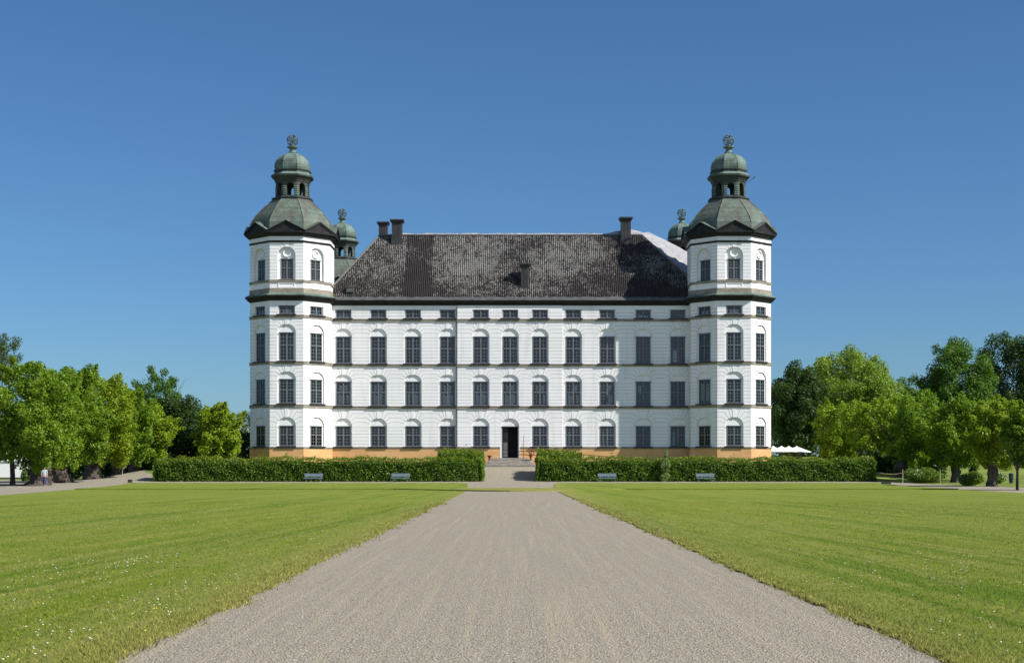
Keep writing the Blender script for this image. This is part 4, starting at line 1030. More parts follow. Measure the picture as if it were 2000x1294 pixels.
tag(pl2.build('metal_post', M['rust'], loc=(Xp(906, 186.4), 186.4, 1.85)), 'short thin dark post behind the left hedge near the downpipe', 'post')

# ------------------------------------------------------------------ hedges
def hedge(label, x0, x1, ends):
    """long clipped hedge at Y 165-168.4 with an inner block turning up the slope"""
    t = thing('hedge', label, 'hedge', ((x0 + x1) / 2, 166.5, g1((x0 + x1) / 2, 166.5)), 0, 'clipped hedges in front of the palace')
    O = np.array([t.location.x, t.location.y, t.location.z])
    inner = x1 if abs(x1) < abs(x0) else x0
    sg = -1 if inner < 0 else 1
    core = MB(); pts, nrm, up = [], [], []
    def block(xa, xb, ya, yb, hgt, dens, topz=None):
        xs_ = np.linspace(xa, xb, max(3, int(abs(xb - xa) / 1.5)))
        def top(x, y): return (g1(x, ya if topz is None else y) + hgt + 0.10 * math.sin(x * 0.7) + 0.06 * math.sin(x * 2.3 + 1))
        rows = []
        for x in xs_:
            e = min(abs(x - xa), abs(x - xb)); k = 0.35 if e < 0.01 else 0.0
            za, zb2 = g1(x, ya) - 0.2, top(x, (ya + yb) / 2) - 0.12
            rows.append([(x, ya + 0.35 + k, za), (x, ya + 0.38 + k, zb2 - 0.45), (x, ya + 0.9 + k, zb2 - 0.1), (x, yb - 0.9 - k, zb2 - 0.1), (x, yb - 0.35 - k, zb2 - 0.45), (x, yb - 0.35 - k, za)])
        core.grid(rows); core.face(rows[0]); core.face(rows[-1])
        W, Dp = abs(xb - xa), yb - ya
        n = int(dens * (W * 2.6 * 1.0 + W * Dp + Dp * 5))
        # profile parameter: front face, rounded shoulder, top, ends
        r = rng.random(n); xx = rng.uniform(xa, xb, n); yy = np.empty(n); zz = np.empty(n); N_ = np.zeros((n, 3)); isup = np.zeros(n, bool)
        tp_ = np.array([top(a, (ya + yb) / 2) for a in xx])
        gl_ = np.array([g1(a, ya) for a in xx]); gb_ = np.array([g1(a, (ya + yb) / 2) for a in xx])
        for i in range(n):
            q = r[i]
            if q < 0.44:
                f = rng.random(); zz[i] = gl_[i] + f * (tp_[i] - gl_[i] - 0.25); yy[i] = ya + 0.18 * (f > 0.8) * (f - 0.8) * 5; N_[i] = (0, -1, 0.15)
            elif q < 0.70:
                a = rng.random() * math.pi / 2; yy[i] = ya + 0.75 * (1 - math.cos(a)); zz[i] = tp_[i] - 0.55 * (1 - math.sin(a)); N_[i] = (0, -math.cos(a), math.sin(a)); isup[i] = a > 0.35
            elif q < 0.84:
                yy[i] = rng.uniform(ya + 0.6, yb - 0.3); zz[i] = tp_[i]; N_[i] = (0, 0, 1); isup[i] = True
            else:
                e = rng.random() < 0.5; xx[i] = xa if e else xb; yy[i] = rng.uniform(ya, yb)
                g_ = g1(xx[i], yy[i]) if topz is not None else gl_[i]
                tpe = top(xx[i], (ya + yb) / 2); zz[i] = g_ + rng.random() ** 0.9 * (tpe - g_); N_[i] = ((-1 if e else 1) * (1 if xb > xa else -1), 0, 0.2)
                fz = (zz[i] - g_) / max(0.3, tpe - g_); xx[i] -= N_[i][0] * 0.5 * max(0, fz - 0.6)
                isup[i] = fz > 0.88
        # rounded vertical corners
        dxe = np.minimum(np.abs(xx - xa), np.abs(xx - xb)); rd = np.clip(1 - dxe / 0.9, 0, 1)
        yy = np.where(r < 0.70, yy + 0.5 * rd ** 2, yy)
        P = np.stack([xx, yy, zz], 1)
        bumpv = np.sin(P[:, 0] * 2.1 + P[:, 2] * 3) * 0.05 + np.sin(P[:, 0] * 5.7 - P[:, 2] * 6.1) * 0.05
        P = P + N_ * (rng.normal(0, 0.075, n) + bumpv)[:, None]
        P[isup, 2] += np.abs(rng.normal(0, 0.075, isup.sum())) * (1 + 2.5 * (rng.random(isup.sum()) < 0.06))
        pts.append(P); nrm.append(N_ * 0.55 + unit(n) * 0.9 + np.array([0, 0, 0.25])); up.append(isup)
    block(x0, x1, 165.0, 168.4, 2.42, 105)
    xi0, xi1 = (inner, inner + sg * 4.9)
    a, b = min(xi0, xi1), max(xi0, xi1)
    block(a, b, 166.6, 171.2, 2.66, 105, 1)
    block(a + (0.5 if sg < 0 else 0.0), b - (0.5 if sg > 0 else 0.0), 170.0, 174.6, 2.50, 95, 1)
    core.build('branches', M['hedge_core'], t, -Vector(t.location))
    P = np.concatenate(pts) - O; N_ = np.concatenate(nrm); U = np.concatenate(up)
    leaf_object('foliage', P[~U], N_[~U], 0.20 * rng.uniform(0.6, 1.4, (~U).sum()), L['hedge'], t)
    leaf_object('top_shoots', P[U], N_[U], 0.18 * rng.uniform(0.6, 1.4, U.sum()), L['hedge_top'], t)
    return t
hedge('long clipped green hedge left of the path to the steps', -38.3, -2.95, 0)
hedge('long clipped green hedge right of the path to the steps', 3.0, 39.3, 0)

# a young tree growing up through the right hedge
def shrub(name, label, cat, px, D, w, h, leaf, n, ls, group=None, stems=6, upward=0.5, y_off=0):
    x = Xp(px, D); t = thing(name, label, cat, (x, D, g1(x, D) - 0.04), 0, group)
    mb = MB(); Ps = []
    rr = random.Random(int(px))
    for k in range(stems):
        a = 6.283 * k / stems; e = Vector((math.cos(a) * w * 0.42 * rr.uniform(0.5, 1), math.sin(a) * w * 0.42 * rr.uniform(0.5, 1), h * rr.uniform(0.65, 0.95)))
        mb.tube([(0, 0, -0.1), e * 0.5 + Vector((0, 0, h * 0.1)), e], [0.035, 0.025, 0.01], 6)
    mb.build('stems', M['bark'], t)
    P = unit(n) * (0.35 + 0.65 * rng.random((n, 1)) ** 0.5) * np.array([w / 2, w / 2, h * 0.52]) + np.array([0, 0, h * 0.5])
    P[:, 2] += np.sin(P[:, 0] * 3.1) * 0.08 * h
    if h > 2 * w: P[:, :2] *= np.clip(1.05 - 0.4 * P[:, 2:3] / h, 0.3, 1.0) * (0.8 + 0.35 * np.sin(P[:, 2:3] * 4.0))
    leaf_object('foliage', P, unit(n) + np.array([0, -0.2, upward]), ls * rng.uniform(0.6, 1.4, n), L[leaf], t, aspect=0.5)
    return t
sp = shrub('sapling', 'pale leaved sapling growing up in front of the right hedge', 'sapling', 1300, 164.6, 1.45, 3.25, 'sapling', 620, 0.22, None, 7, 0.4)

# ------------------------------------------------------------------ benches
def bench():
    t = thing('park_bench', '', 'bench', (0, 0, 0), 0, 'pale blue grey benches in front of the hedges')
    b = MB()
    for k, (y, z) in enumerate(((0.30, 0.56), (0.325, 0.68), (0.35, 0.80))): b.hexa([(-0.98, y, z), (0.98, y, z), (0.98, y + 0.035, z), (-0.98, y + 0.035, z), (-0.98, y + 0.022, z + 0.10), (0.98, y + 0.022, z + 0.10), (0.98, y + 0.057, z + 0.10), (-0.98, y + 0.057, z + 0.10)])
    b.build('backrest', M['bench'], t)
    s = MB()
    for k in range(4): s.box(-0.98, 0.98, -0.22 + 0.125 * k, -0.22 + 0.125 * k + 0.10, 0.42, 0.455)
    s.box(-0.98, 0.98, -0.25, -0.222, 0.36, 0.455); s.build('seat', M['bench'], t)
    for x in (-0.78, 0.78):
        g = MB(); g.tube([(x, -0.20, 0), (x, -0.17, 0.2), (x, -0.17, 0.42)], 0.028, 8); g.tube([(x, 0.36, 0), (x, 0.26, 0.25), (x, 0.27, 0.42), (x, 0.395, 0.90)], 0.028, 8); g.tube([(x, -0.2, 0.405), (x, 0.28, 0.405)], 0.022, 6)
        g.build('leg_frame', M['benchleg'], t)
    return t
b0 = bench()
for i, (px, lab) in enumerate(((612, 'pale blue grey slatted bench farthest left along the left hedge'), (782, 'pale blue grey slatted bench nearer the path on the left hedge'),
                               (1186, 'pale blue grey slatted bench nearer the path on the right hedge'), (1378, 'pale blue grey slatted bench right of the pale sapling at the hedge'))):
    o = b0 if i == 0 else copy_tree(b0)
    x = Xp(px, 163.6); o.location = (x, 163.6, g1(x, 163.6)); o['label'] = lab

# ------------------------------------------------------------------ trees
G1 = 'pollarded limes along the left path'
tree('lime_tree', 'slim trunked lime at the left edge of the photo before the white marquee', G1, -20, 50, 755, 914, 150, 'lime', 7000, 0.30, 24, 11, 30, 2.4, 1, 0.34, 0.1)
tree('lime_tree', 'large pollarded lime with the thickest trunk, behind the walking person', G1, 78, 80, 703, 921, 146, 'lime', 20000, 0.30, 78, 44, 46, 2.8, 1.5, 0.32, 0.12, 8, 1.0)
tree('lime_tree', 'pollarded lime second behind the walking person with a broad dark trunk', G1, 152, 66, 715, 918, 160, 'lime', 12000, 0.31, 118, 40, 38, 2.8, 1.1, 0.32, 0.12, 8, 1.0)
tree('lime_tree', 'pollarded lime third in the left row with a knotty pale foot', G1, 208, 60, 732, 916, 171, 'lime_yellow', 10000, 0.32, 183, 34, 34, 2.8, 1.1, 0.33, 0.12, 8, 1.0)
tree('lime_tree', 'pollarded lime fourth in the left row beside the bent pale post', G1, 252, 54, 752, 915, 178, 'lime', 8500, 0.33, 229, 20, 32, 2.6, 1.1, 0.33, 0.14, 7, 1.0)
tree('lime_tree', 'yellow green pollarded lime nearest the left end of the hedge', G1, 285, 50, 775, 912, 184, 'lime_yellow', 7000, 0.33, 260, 20, 28, 2.2, 1.1, 0.34, 0.3, 7, 1.0)
tree('park_tree', 'tall grey green airy tree rising at the far left edge', None, -4, 52, 638, 800, 235, 'grey', 6500, 0.34, -10, 14, 22, 2.0, 1, 0.30, 0, 8, dens=1.0)
tree('park_tree', 'tall airy tree with sky showing through its rounded crown on the left', None, 310, 52, 713, 810, 240, 'park', 4600, 0.36, 322, 9, 14, 2.0, 1, 0.30, 0, 9, dens=1.0)
tree('park_tree', 'dark tree behind the left end of the hedge', None, 348, 64, 764, 925, 205, 'dark', 13000, 0.36, 345, 22, 34, 2.2, 1, 0.36)
tree('park_tree', 'bright yellow green tree with spreading sprays left of the palace', None, 425, 52, 782, 918, 177, 'lime_yellow', 9000, 0.33, 424, 16, 34, 2.0, 1, 0.30, 0.16)
tree('park_tree', 'grey green small tree close to the left tower foot', None, 474, 22, 838, 905, 232, 'grey', 2500, 0.36, 474, 8, 14, 2.2, 1, 0.4)
G2 = 'limes along the right path'
tree('park_tree', 'dark dense tree directly right of the right tower', None, 1556, 62, 712, 900, 228, 'dark', 15000, 0.40, 1556, 26, 40, 2.2, 1, 0.35)
tree('park_tree', 'big broad tree with lumpy mid green crown behind the bright limes on the right', None, 1664, 102, 668, 900, 255, 'pale_park', 20000, 0.46, 1670, 30, 60, 2.0, 1, 0.26)
tree('lime_tree', 'bright yellow lime beside the right end of the hedge', G2, 1638, 57, 783, 915, 192, 'lime_yellow', 7500, 0.33, 1640, 20, 28, 2.2, 1, 0.34, 0.25, 7, 0.6)
tree('lime_tree', 'yellow green lime second from the hedge in the right row', G2, 1722, 68, 766, 915, 182, 'lime_yellow', 9000, 0.32, 1712, 26, 32, 2.4, 1, 0.34, 0.2, 7, 1.0)
tree('lime_tree', 'lime with a dark underside behind the flowering bush', G2, 1800, 72, 762, 918, 172, 'lime', 9500, 0.31, 1762, 26, 34, 2.4, 1, 0.34, 0.15, 7, 1.0)
tree('lime_tree', 'lime with a straight dark trunk right of the flowering bush', G2, 1872, 64, 775, 918, 163, 'lime', 8500, 0.30, 1866, 20, 32, 2.4, 1, 0.34, 0.15, 7, 0.6)
tree('lime_tree', 'lime with the narrower trunk between the two thick trunks on the right', G2, 1905, 50, 790, 915, 170, 'lime', 6500, 0.30, 1901, 14, 28, 2.4, 1, 0.34, 0.15, 7, 0.6)
tree('lime_tree', 'lime with the split thick trunk at the path edge on the right', G2, 1948, 62, 772, 922, 142, 'lime_yellow', 11000, 0.27, 1938, 22, 36, 2.4, 1, 0.33, 0.15, 7, 1.0)
tree('lime_tree', 'slender young lime at the right edge of the photo', G2, 2015, 62, 790, 926, 119, 'lime', 8000, 0.25, 1987, 6, 30, 2.2, 1, 0.34, 0.15, 6)
tree('park_tree', 'low olive tree far behind the right row, right of the big lumpy tree', None, 1785, 46, 735, 880, 300, 'park', 5000, 0.5, 1785, 14, 22, 2.2, 1, 0.36)
tree('park_tree', 'tall spreading dark green tree at the back on the right', None, 1872, 82, 655, 880, 270, 'park', 12000, 0.48, 1872, 26, 34, 2.2, 1, 0.28)
tree('park_tree', 'tallest dark tree at the right edge of the photo', None, 1975, 80, 640, 880, 280, 'dark', 12000, 0.48, 1990, 30, 34, 2.2, 1, 0.28)
tree('park_tree', 'pale green conical tree in front of the dark trees on the right', None, 1904, 34, 736, 860, 232, 'park', 4500, 0.38, 1904, 10, 18, 1.6, 1, 0.36, 0.2)

# a wood far behind that reads as one mass
def wood(name, label, px0, px1, top0, top1, D, n, ls, leaf):
    P = []; N_ = []
    t = rng.random(n); px = px0 + (px1 - px0) * t
    tp_ = top0 + (top1 - top0) * t + 9 * np.sin(px * 0.09) + 6 * np.sin(px * 0.23 + 1)
    x = CX + (px - PX) * D / F; zt = CZ + (PY - tp_) * D / F
    z = zt * rng.random(n) ** 0.7; y = D + rng.uniform(0, 14, n) + 3 * np.sin(px * 0.17) + (z / np.maximum(zt, 1)) ** 2 * 4
    o = leaf_object(name, np.stack([x, y, z], 1), unit(n) + np.array([0.2, -0.7, 0.5]), ls * rng.uniform(0.6, 1.4, n), L[leaf])
    return tag(o, label, 'wood', kind='stuff')
wood('distant_wood', 'distant wood in the gap left of the palace', -140, 520, 838, 812, 420, 15000, 1.1, 'far')
wood('distant_wood', 'dark wood closing the view behind the right trees', 1480, 2140, 800, 760, 330, 20000, 0.9, 'dark')

def shade_thicket(label, px0, px1, top, D, n, ls, leaf):  # leaves added dark, shade under the crowns put into their colour
    px = rng.uniform(px0, px1, n); tp_ = top + 7 * np.sin(px * 0.11) + 5 * np.sin(px * 0.31 + 2)
    x = CX + (px - PX) * D / F; g0 = gz(x, np.full(n, D)); zt = CZ + (PY - tp_) * D / F
    z = g0 + (zt - g0) * rng.random(n) ** 0.8; y = D + rng.uniform(-1, 5, n)
    o = leaf_object('undergrowth', np.stack([x, y, z], 1), unit(n) + np.array([0.1, -0.5, 0.5]), ls * rng.uniform(0.6, 1.4, n), L[leaf])
    return tag(o, label, 'undergrowth', kind='stuff')
shade_thicket('dark undergrowth behind the pollarded limes on the left', 92, 330, 882, 205, 9000, 0.42, 'dark')
shade_thicket('dark undergrowth behind the yellow limes at the right hedge end', 1690, 1845, 886, 178, 9000, 0.42, 'dark')

# ------------------------------------------------------------------ bushes and small things at the sides
def flowers(t, n, w, h, mat, s, zr_=(0.75, 1.08)):
    mb = MB()
    for k in range(n):
        a = rng.uniform(0, 6.28); r = w / 2 * math.sqrt(rng.random()); z = h * rng.uniform(*zr_) * (1 - 0.35 * (2 * r / w) ** 2)
        c = Vector((math.cos(a) * r, math.sin(a) * r - 0.1, z))
        mb.lathe([(s * 0.2, c.z - s * 0.45), (s * 0.75, c.z - s * 0.1), (s * 0.65, c.z + s * 0.35), (s * 0.2, c.z + s * 0.5)], 6, (c.x, c.y))
    mb.build('blossoms', mat, t, smooth=True)
b1 = shrub('flowering_bush', 'bushy flowering shrub with white blossoms between two wooden stakes', 'bush', 1803, 160.5, 4.3, 1.55, 'bush', 3600, 0.22, None, 8)
flowers(b1, 9, 3.4, 1.7, M['petal'], 0.11)
shrub('tall_grass_clump', 'wild tuft of tall grass left of the split lime trunk', 'grass clump', 1896, 146, 2.4, 1.35, 'bush', 2200, 0.2, None, 10, 1.0)
b3 = shrub('flowering_plant', 'low plant covered in white flowers beside the litter bin', 'plant', 1952, 158, 1.5, 1.1, 'bush', 900, 0.16, None, 6)
flowers(b3, 46, 1.5, 1.15, M['petal'], 0.06, (0.6, 1.05))
shrub('low_bush', 'low sunlit bush between the thin lime and the white marquee', 'bush', 52, 170, 1.3, 1.5, 'bush', 900, 0.2)
def stake(px, label):
    x = Xp(px, 157.5); m_ = MB(); m_.tube([(0, 0, -0.1), (0.01, 0, 0.8), (0, 0, 1.42)], [0.045, 0.04, 0.035], 8)
    tag(m_.build('wooden_stake', M['stake'], loc=(x, 157.5, g1(x, 157.5))), label, 'stake', 'stakes at the flowering bush')
stake(1763, 'bleached wooden stake left of the flowering bush'); stake(1836, 'bleached wooden stake at the right of the flowering bush')
rp = MB(); xa, xb = Xp(1718, 158), Xp(1763, 157.5)
rp.tube([(xa - xb + (xb - xa) * k / 8, 0.5 - 0.5 * k / 8, 1.05 - 0.12 * math.sin(math.pi * k / 8)) for k in range(9)], 0.022, 6)
tag(rp.build('rope', M['stake'], loc=(xb, 157.5, g1(xb, 157.5))), 'thin pale rope between the hedge end and the wooden stake', 'rope')
def utility(px, py, D, w, h, label, lamp):
    x = Xp(px, D); t = thing('utility_box', label, 'box', (x, D, g1(x, D)), 0.1, 'dark boxes at the lawn edges')
    m_ = MB(); m_.box(-w / 2, w / 2, -0.2, 0.2, 0.02, h - 0.04); m_.build('body', M['box'], t)
    l_ = MB(); l_.hexa([(-w / 2 - 0.03, -0.23, h - 0.04), (w / 2 + 0.03, -0.23, h - 0.04), (w / 2 + 0.03, 0.23, h - 0.04), (-w / 2 - 0.03, 0.23, h - 0.04), (-w / 2, -0.18, h), (w / 2, -0.18, h), (w / 2, 0.18, h), (-w / 2, 0.18, h)]); l_.build('lid', M['box'], t)
    if lamp:
        s = MB(); s.tube([(w / 2, 0, h * 0.85), (w / 2 + 0.5, 0, h * 0.85), (w / 2 + 0.55, 0, 0.0)], 0.02, 6); s.build('bracket', M['stake'], t)
utility(254, 943, 160, 0.42, 0.34, 'dark square box with a thin bracket at the left lawn edge', True)
utility(1731, 947, 152, 0.85, 0.24, 'flat dark box on the right lawn edge by the hedge end', False)
bp = MB(); bp.tube([(0, 0, -0.1), (0, 0, 0.75), (0.12, 0, 0.98), (0.42, 0, 1.22)], 0.035, 8)
xx = Xp(239, 170); tag(bp.build('bent_post', M['stair'], loc=(xx, 170, g1(xx, 170))), 'bent pale post between two pollarded lime trunks on the left', 'post')
xx = Xp(1975, 158); t = thing('litter_bin', 'dark blue litter bin on the grass right of the white flowers', 'bin', (xx, 158, g1(xx, 158)))
m_ = MB(); m_.lathe([(0.20, 0.06), (0.25, 0.85), (0.25, 0.88)], 18); m_.build('bin_body', M['bin'], t, smooth=False)
m_ = MB(); m_.lathe([(0.27, 0.88), (0.27, 0.94), (0.2, 1.02), (0.05, 1.05)], 18); m_.tube([(0, 0.22, -0.1), (0, 0.22, 0.1)], 0.04, 6); m_.tube([(0, -0.12, -0.1), (0, -0.12, 0.1)], 0.04, 6); m_.build('bin_lid', M['bin'], t)

# white marquee at the far left
xm = Xp(8, 215); t = thing('marquee', 'white marquee standing on the grass behind the left limes', 'marquee', (xm, 215, g1(xm, 215)))
m_ = MB(); m_.box(-5.6, 2.75, 0, 5, 0.12, 2.35); m_.build('side_wall', M['canvas'], t)
m_ = MB(); m_.hexa([(-5.75, -0.15, 2.35), (2.9, -0.15, 2.35), (2.9, 5.15, 2.35), (-5.75, 5.15, 2.35), (-4.9, 2.3, 3.9), (2.0, 2.3, 3.9), (2.0, 2.7, 3.9), (-4.9, 2.7, 3.9)]); m_.build('canopy', M['canvas'], t)
m_ = MB(); m_.box(1.35, 1.75, -0.03, 0.0, 1.35, 1.95); m_.build('window', M['blind_grey'], t)
m_ = MB(); m_.box(-5.6, 2.75, -0.02, 5.0, 0.0, 0.119); m_.build('ground_skirt', M['blind_grey'], t)

# parasols behind the right hedge
def parasol():
    t = thing('parasol', '', 'parasol', (0, 0, 0), 0, 'white parasols behind the right end of the hedge')
    c = MB(); c.lathe([(1.75, 2.12), (1.74, 2.18), (1.1, 2.42), (0.45, 2.70), (0.18, 2.78), (0.16, 2.86), (0.02, 2.92)], 8, cap=False); c.build('canopy', M['canvas'], t)
    p = MB(); p.tube([(0, 0, 0), (0, 0, 2.8)], 0.03, 8); p.build('pole', M['stake'], t)
    for k in range(8):
        a = math.pi / 8 + math.pi / 4 * k; r_ = MB(); r_.tube([(0, 0, 2.66), (math.sin(a) * 1.78, math.cos(a) * 1.78, 2.16)], 0.012, 5); r_.build('rib', M['stake'], t)
    b = MB(); b.lathe([(0.3, 0), (0.3, 0.06), (0.06, 0.1)], 12); b.build('base', M['box'], t)
    return t
p0 = parasol()
for i, (px, D, lab) in enumerate(((1510, 216, 'white parasol half hidden by the right tower'), (1526, 210, 'white parasol second from the right tower'), (1540.5, 204, 'white parasol third from the right tower'), (1556, 198, 'white parasol farthest from the right tower'))):
    o = p0 if i == 0 else copy_tree(p0)
    x = Xp(px, D); o.location = (x, D, Zp(870.5, D) - 2.92); o['label'] = lab; o.rotation_euler = (0, 0, 0.25 * i)

# ------------------------------------------------------------------ the person walking under the limes
def skin_obj(name, verts, edges, radii, mat, parent, levels=1):
    me = bpy.data.meshes.new(name); me.from_pydata(verts, edges, []); me.update()
    o = link(me, name, parent)
    s = o.modifiers.new('skin', 'SKIN'); s.use_smooth_shade = True
    if not me.skin_vertices: me.skin_vertices.new()
    for i, r_ in enumerate(radii):
        me.skin_vertices[0].data[i].radius = (r_, r_) if not isinstance(r_, tuple) else r_
        me.skin_vertices[0].data[i].use_root = (i == 0)
    sb = o.modifiers.new('sub', 'SUBSURF'); sb.levels = levels; sb.render_levels = levels
    me.materials.append(mat); return o
px_ = Xp(87, 143.2)
per = thing('person', 'person in a pale shirt and blue jeans walking on the path under the left limes', 'person', (px_, 143.2, g1(px_, 143.2) + 0.01), R(12))
V = [(0, 0, 0.93), (0, 0, 1.12), (0, 0.0, 1.32), (0, 0.0, 1.47), (0, -0.015, 1.54), (0, -0.03, 1.63), (0, -0.035, 1.71)]
E = [(0, 1), (1, 2), (2, 3), (3, 4), (4, 5), (5, 6)]; Rr = [(0.155, 0.11), (0.145, 0.10), (0.17, 0.11), (0.10, 0.085), 0.055, (0.078, 0.095), (0.07, 0.085)]
def chain(start, pts, rad):
    k = start
    for p, r_ in zip(pts, rad): V.append(p); Rr.append(r_); E.append((k, len(V) - 1)); k = len(V) - 1
    return k
for sg in (-1, 1):
    chain(0, [(sg * 0.10, 0.0, 0.86), (sg * 0.10, -0.10 * sg, 0.50), (sg * 0.10, -0.12 * sg + 0.03, 0.10), (sg * 0.11, -0.22 * sg - 0.02, 0.035)], [0.085, 0.06, 0.042, 0.04])
    h_ = chain(3, [(sg * 0.20, 0, 1.43), (sg * 0.25, 0.05 * sg, 1.16), (sg * 0.24, 0.02 * sg - 0.10, 0.95), (sg * 0.235, 0.02 * sg - 0.14, 0.88)], [0.055, 0.042, 0.032, (0.022, 0.036)])
    bx, by, bz = V[h_]
    for q in range(4): chain(h_, [(bx - sg * 0.004, by - 0.03 + 0.02 * q, bz - 0.05), (bx - sg * 0.012, by - 0.03 + 0.02 * q - 0.008, bz - 0.085 - 0.006 * (q in (1, 2)))], [0.009, 0.008])
    chain(h_, [(bx - sg * 0.03, by - 0.045, bz - 0.02), (bx - sg * 0.035, by - 0.055, bz - 0.05)], [0.010, 0.009])
chain(5, [(0, -0.13, 1.62)], [0.014])       # nose
skin_obj('body', V, E, Rr, M['skin'], per, 2)
skin_obj('shirt', [(0, 0, 0.94), (0, 0, 1.12), (0, 0, 1.32), (0, 0, 1.45), (-0.20, 0, 1.43), (-0.245, -0.04, 1.22), (0.20, 0, 1.43), (0.245, 0.04, 1.22)], [(0, 1), (1, 2), (2, 3), (3, 4), (4, 5), (3, 6), (6, 7)], [(0.175, 0.13), (0.165, 0.12), (0.19, 0.13), (0.12, 0.105), 0.075, 0.06, 0.075, 0.06], M['shirt'], per, 2)
skin_obj('trousers', [(0, 0, 0.95), (0, 0, 0.88), (-0.10, 0, 0.82), (-0.10, 0.10, 0.50), (-0.10, 0.15, 0.10), (0.10, 0, 0.82), (0.10, -0.10, 0.50), (0.10, -0.09, 0.10)], [(0, 1), (1, 2), (2, 3), (3, 4), (1, 5), (5, 6), (6, 7)], [(0.165, 0.12), (0.16, 0.12), 0.10, 0.075, 0.065, 0.10, 0.075, 0.065], M['jeans'], per, 2)
skin_obj('hair', [(0, 0.02, 1.64), (0, 0.01, 1.72), (0, -0.03, 1.765)], [(0, 1), (1, 2)], [(0.085, 0.075), (0.083, 0.085), (0.06, 0.06)], M['hair'], per, 2)
fe = MB()
for sg in (-1, 1): fe.lathe([(0.004, 1.628), (0.012, 1.634), (0.004, 1.640)], 8, (sg * 0.03, -0.122))
fe.box(-0.022, 0.022, -0.124, -0.112, 1.575, 1.582); fe.build('face', M['hair'], per)

# ------------------------------------------------------------------ grass blades, clover and daisies close to the camera
def blades(n, y0, y1, pw):
    u = rng.random(n); y = (y0 ** (1 - pw) + u * (y1 ** (1 - pw) - y0 ** (1 - pw))) ** (1 / (1 - pw))
    x = CX + rng.uniform(-1, 1, n) * (0.36 * y + 0.6); return x, y
def edge_dist(x, y):
    l = np.array([xin_l(v) for v in y]); r_ = np.array([xin_r(v) for v in y])
    return np.where(x < 0.8, l - x, x - r_)
def blade_object(name, x, y, h, w, mat, z0):
    n = len(x); a = rng.uniform(0, 6.283, n); lean = rng.normal(0, 0.55, (n, 2)) * h[:, None]
    P = np.stack([x, y, z0], 1); d = np.stack([np.cos(a) * w, np.sin(a) * w, np.zeros(n)], 1)
    tip = P + np.stack([lean[:, 0], lean[:, 1], h], 1)
    V = np.stack([P - d, P + d, tip], 1).reshape(-1, 3)
    me = bpy.data.meshes.new(name); me.vertices.add(n * 3); me.vertices.foreach_set('co', V.astype(np.float32).ravel())
    me.loops.add(n * 3); me.loops.foreach_set('vertex_index', np.arange(n * 3, dtype=np.int32))
    me.polygons.add(n); me.polygons.foreach_set('loop_start', np.arange(0, n * 3, 3, dtype=np.int32)); me.polygons.foreach_set('loop_total', np.full(n, 3, dtype=np.int32))
    me.materials.append(mat); me.update(calc_edges=True); return link(me, name)
x, y = blades(260000, 11.5, 75, 1.35)
e = edge_dist(x, y); k = (e > -0.10 + 0.06 * rng.random(len(e)))
# ragged verge: clumps of longer grass hang over the gravel
x, y, e = x[k], y[k], e[k]
hh = rng.uniform(0.018, 0.045, len(x)) + 0.03 * np.clip(1 - e / 0.4, 0, 1) * rng.random(len(x)) * (0.5 + 0.5 * np.sin(y * 1.7) * np.sin(y * 0.6 + 1))
tag(blade_object('grass', x, y, hh, 0.004 + 0.00022 * y, L['grass'], gz(x, y) + 0.018), 'short grass blades of the lawns near the camera', 'grass', kind='stuff')
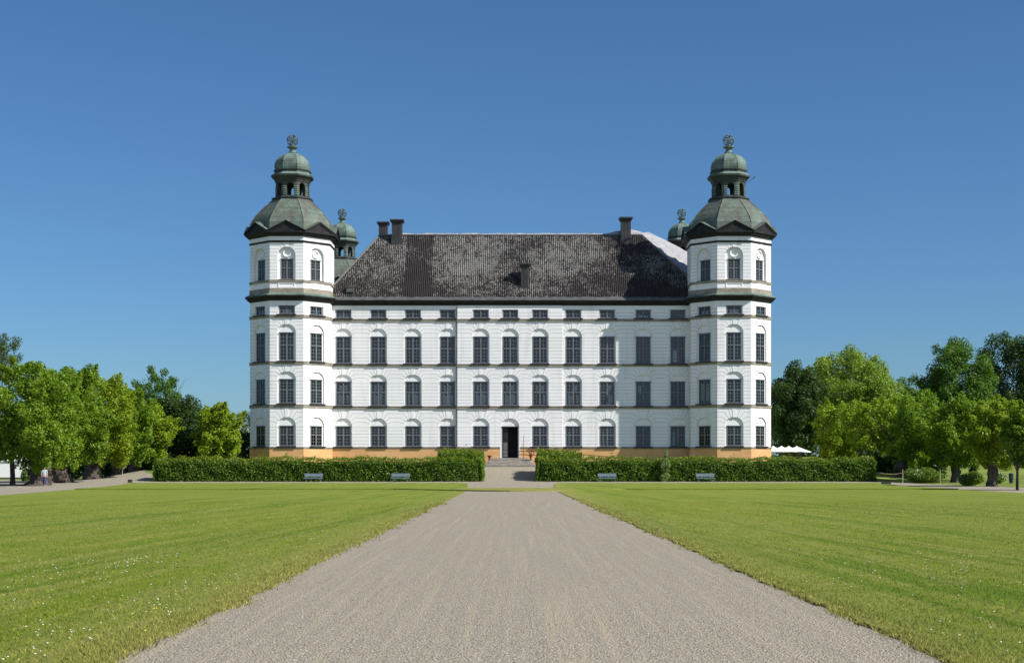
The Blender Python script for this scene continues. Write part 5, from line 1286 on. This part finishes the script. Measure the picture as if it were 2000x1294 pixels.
# tufts of longer grass along the edges of the drive
tx, ty = [], []
for i in range(700):
    D = 12 + 70 * rng.random() ** 1.7; left = rng.random() < 0.5
    ex_ = xin_l(D) if left else xin_r(D); off = rng.normal(0.16, 0.12)
    m = int(rng.integers(10, 40)); sx_ = rng.uniform(0.03, 0.13)
    tx.append(rng.normal(ex_ + (-off if left else off), sx_, m)); ty.append(rng.normal(D, sx_ * 2.2, m))
tx, ty = np.concatenate(tx), np.concatenate(ty)
tag(blade_object('verge_grass', tx, ty, rng.uniform(0.02, 0.075, len(tx)), 0.004 + 0.0002 * ty, L['grass'], gz(tx, ty) + 0.01), 'longer grass tufts hanging over the edges of the drive', 'grass', kind='stuff')
def bloom(name, label, spots, mat, s):
    mb = MB()
    for px, py, sx, sy, n in spots:
        for i in range(int(n * 0.26)):
            qx, qy = rng.normal(px, sx), rng.normal(py, sy)
            if qy < 960: continue
            D = F * 1.58 / (qy - PY); X = Xp(qx, D)
            if -2.75 < X < 4.6 or D < 12: continue
            r_ = s * rng.uniform(0.6, 1.2) + D * 0.00010; z = g1(X, D) + 0.045 + rng.uniform(0.025, 0.06)
            mb.lathe([(r_ * 0.5, z - r_ * 0.3), (r_, z), (r_ * 0.6, z + r_ * 0.5)], 5, (X, D), True, rng.random() * 6)
    return tag(mb.build(name, mat), label, 'flowers', kind='stuff')
bloom('clover_flowers', 'tiny white clover flowers dotted over the lawns', [(120, 1120, 90, 14, 170), (270, 1092, 50, 8, 130), (60, 1270, 40, 22, 60), (120, 1235, 40, 18, 40), (300, 1185, 50, 14, 90), (200, 1160, 200, 60, 110), (360, 1150, 60, 12, 50),
      (1840, 1105, 60, 14, 90), (1900, 1130, 60, 16, 60), (1640, 1140, 60, 8, 50), (1930, 1230, 60, 30, 50), (1700, 1050, 160, 30, 80), (1500, 1060, 200, 30, 60), (500, 1030, 250, 30, 90), (250, 1010, 200, 20, 60), (820, 985, 60, 10, 40)], M['petal'], 0.0065)
bloom('yellow_flowers', 'small yellow hawkbit flowers scattered in the lawns', [(315, 1200, 30, 8, 22), (755, 1025, 20, 5, 24), (1770, 1002, 30, 4, 26), (1730, 1075, 12, 4, 6), (700, 1045, 60, 14, 18), (350, 1140, 60, 16, 12), (90, 1030, 12, 3, 6), (1700, 1240, 100, 20, 6), (265, 1250, 20, 12, 8)], M['petal_yellow'], 0.010)
# loose bigger stones on the drive
mb = MB()
for i in range(500):
    D = 12.5 + 45 * rng.random() ** 2; X = rng.uniform(-2.5, 4.4); s = rng.uniform(0.005, 0.013); z = g1(X, D)
    mb.lathe([(s * 0.7, z - s * 0.2), (s, z + s * 0.25), (s * 0.55, z + s * 0.75)], 5, (X, D), True, rng.random() * 6)
tag(mb.build('loose_stones', M['stair']), 'loose pebbles lying on the gravel drive', 'pebbles', kind='stuff')
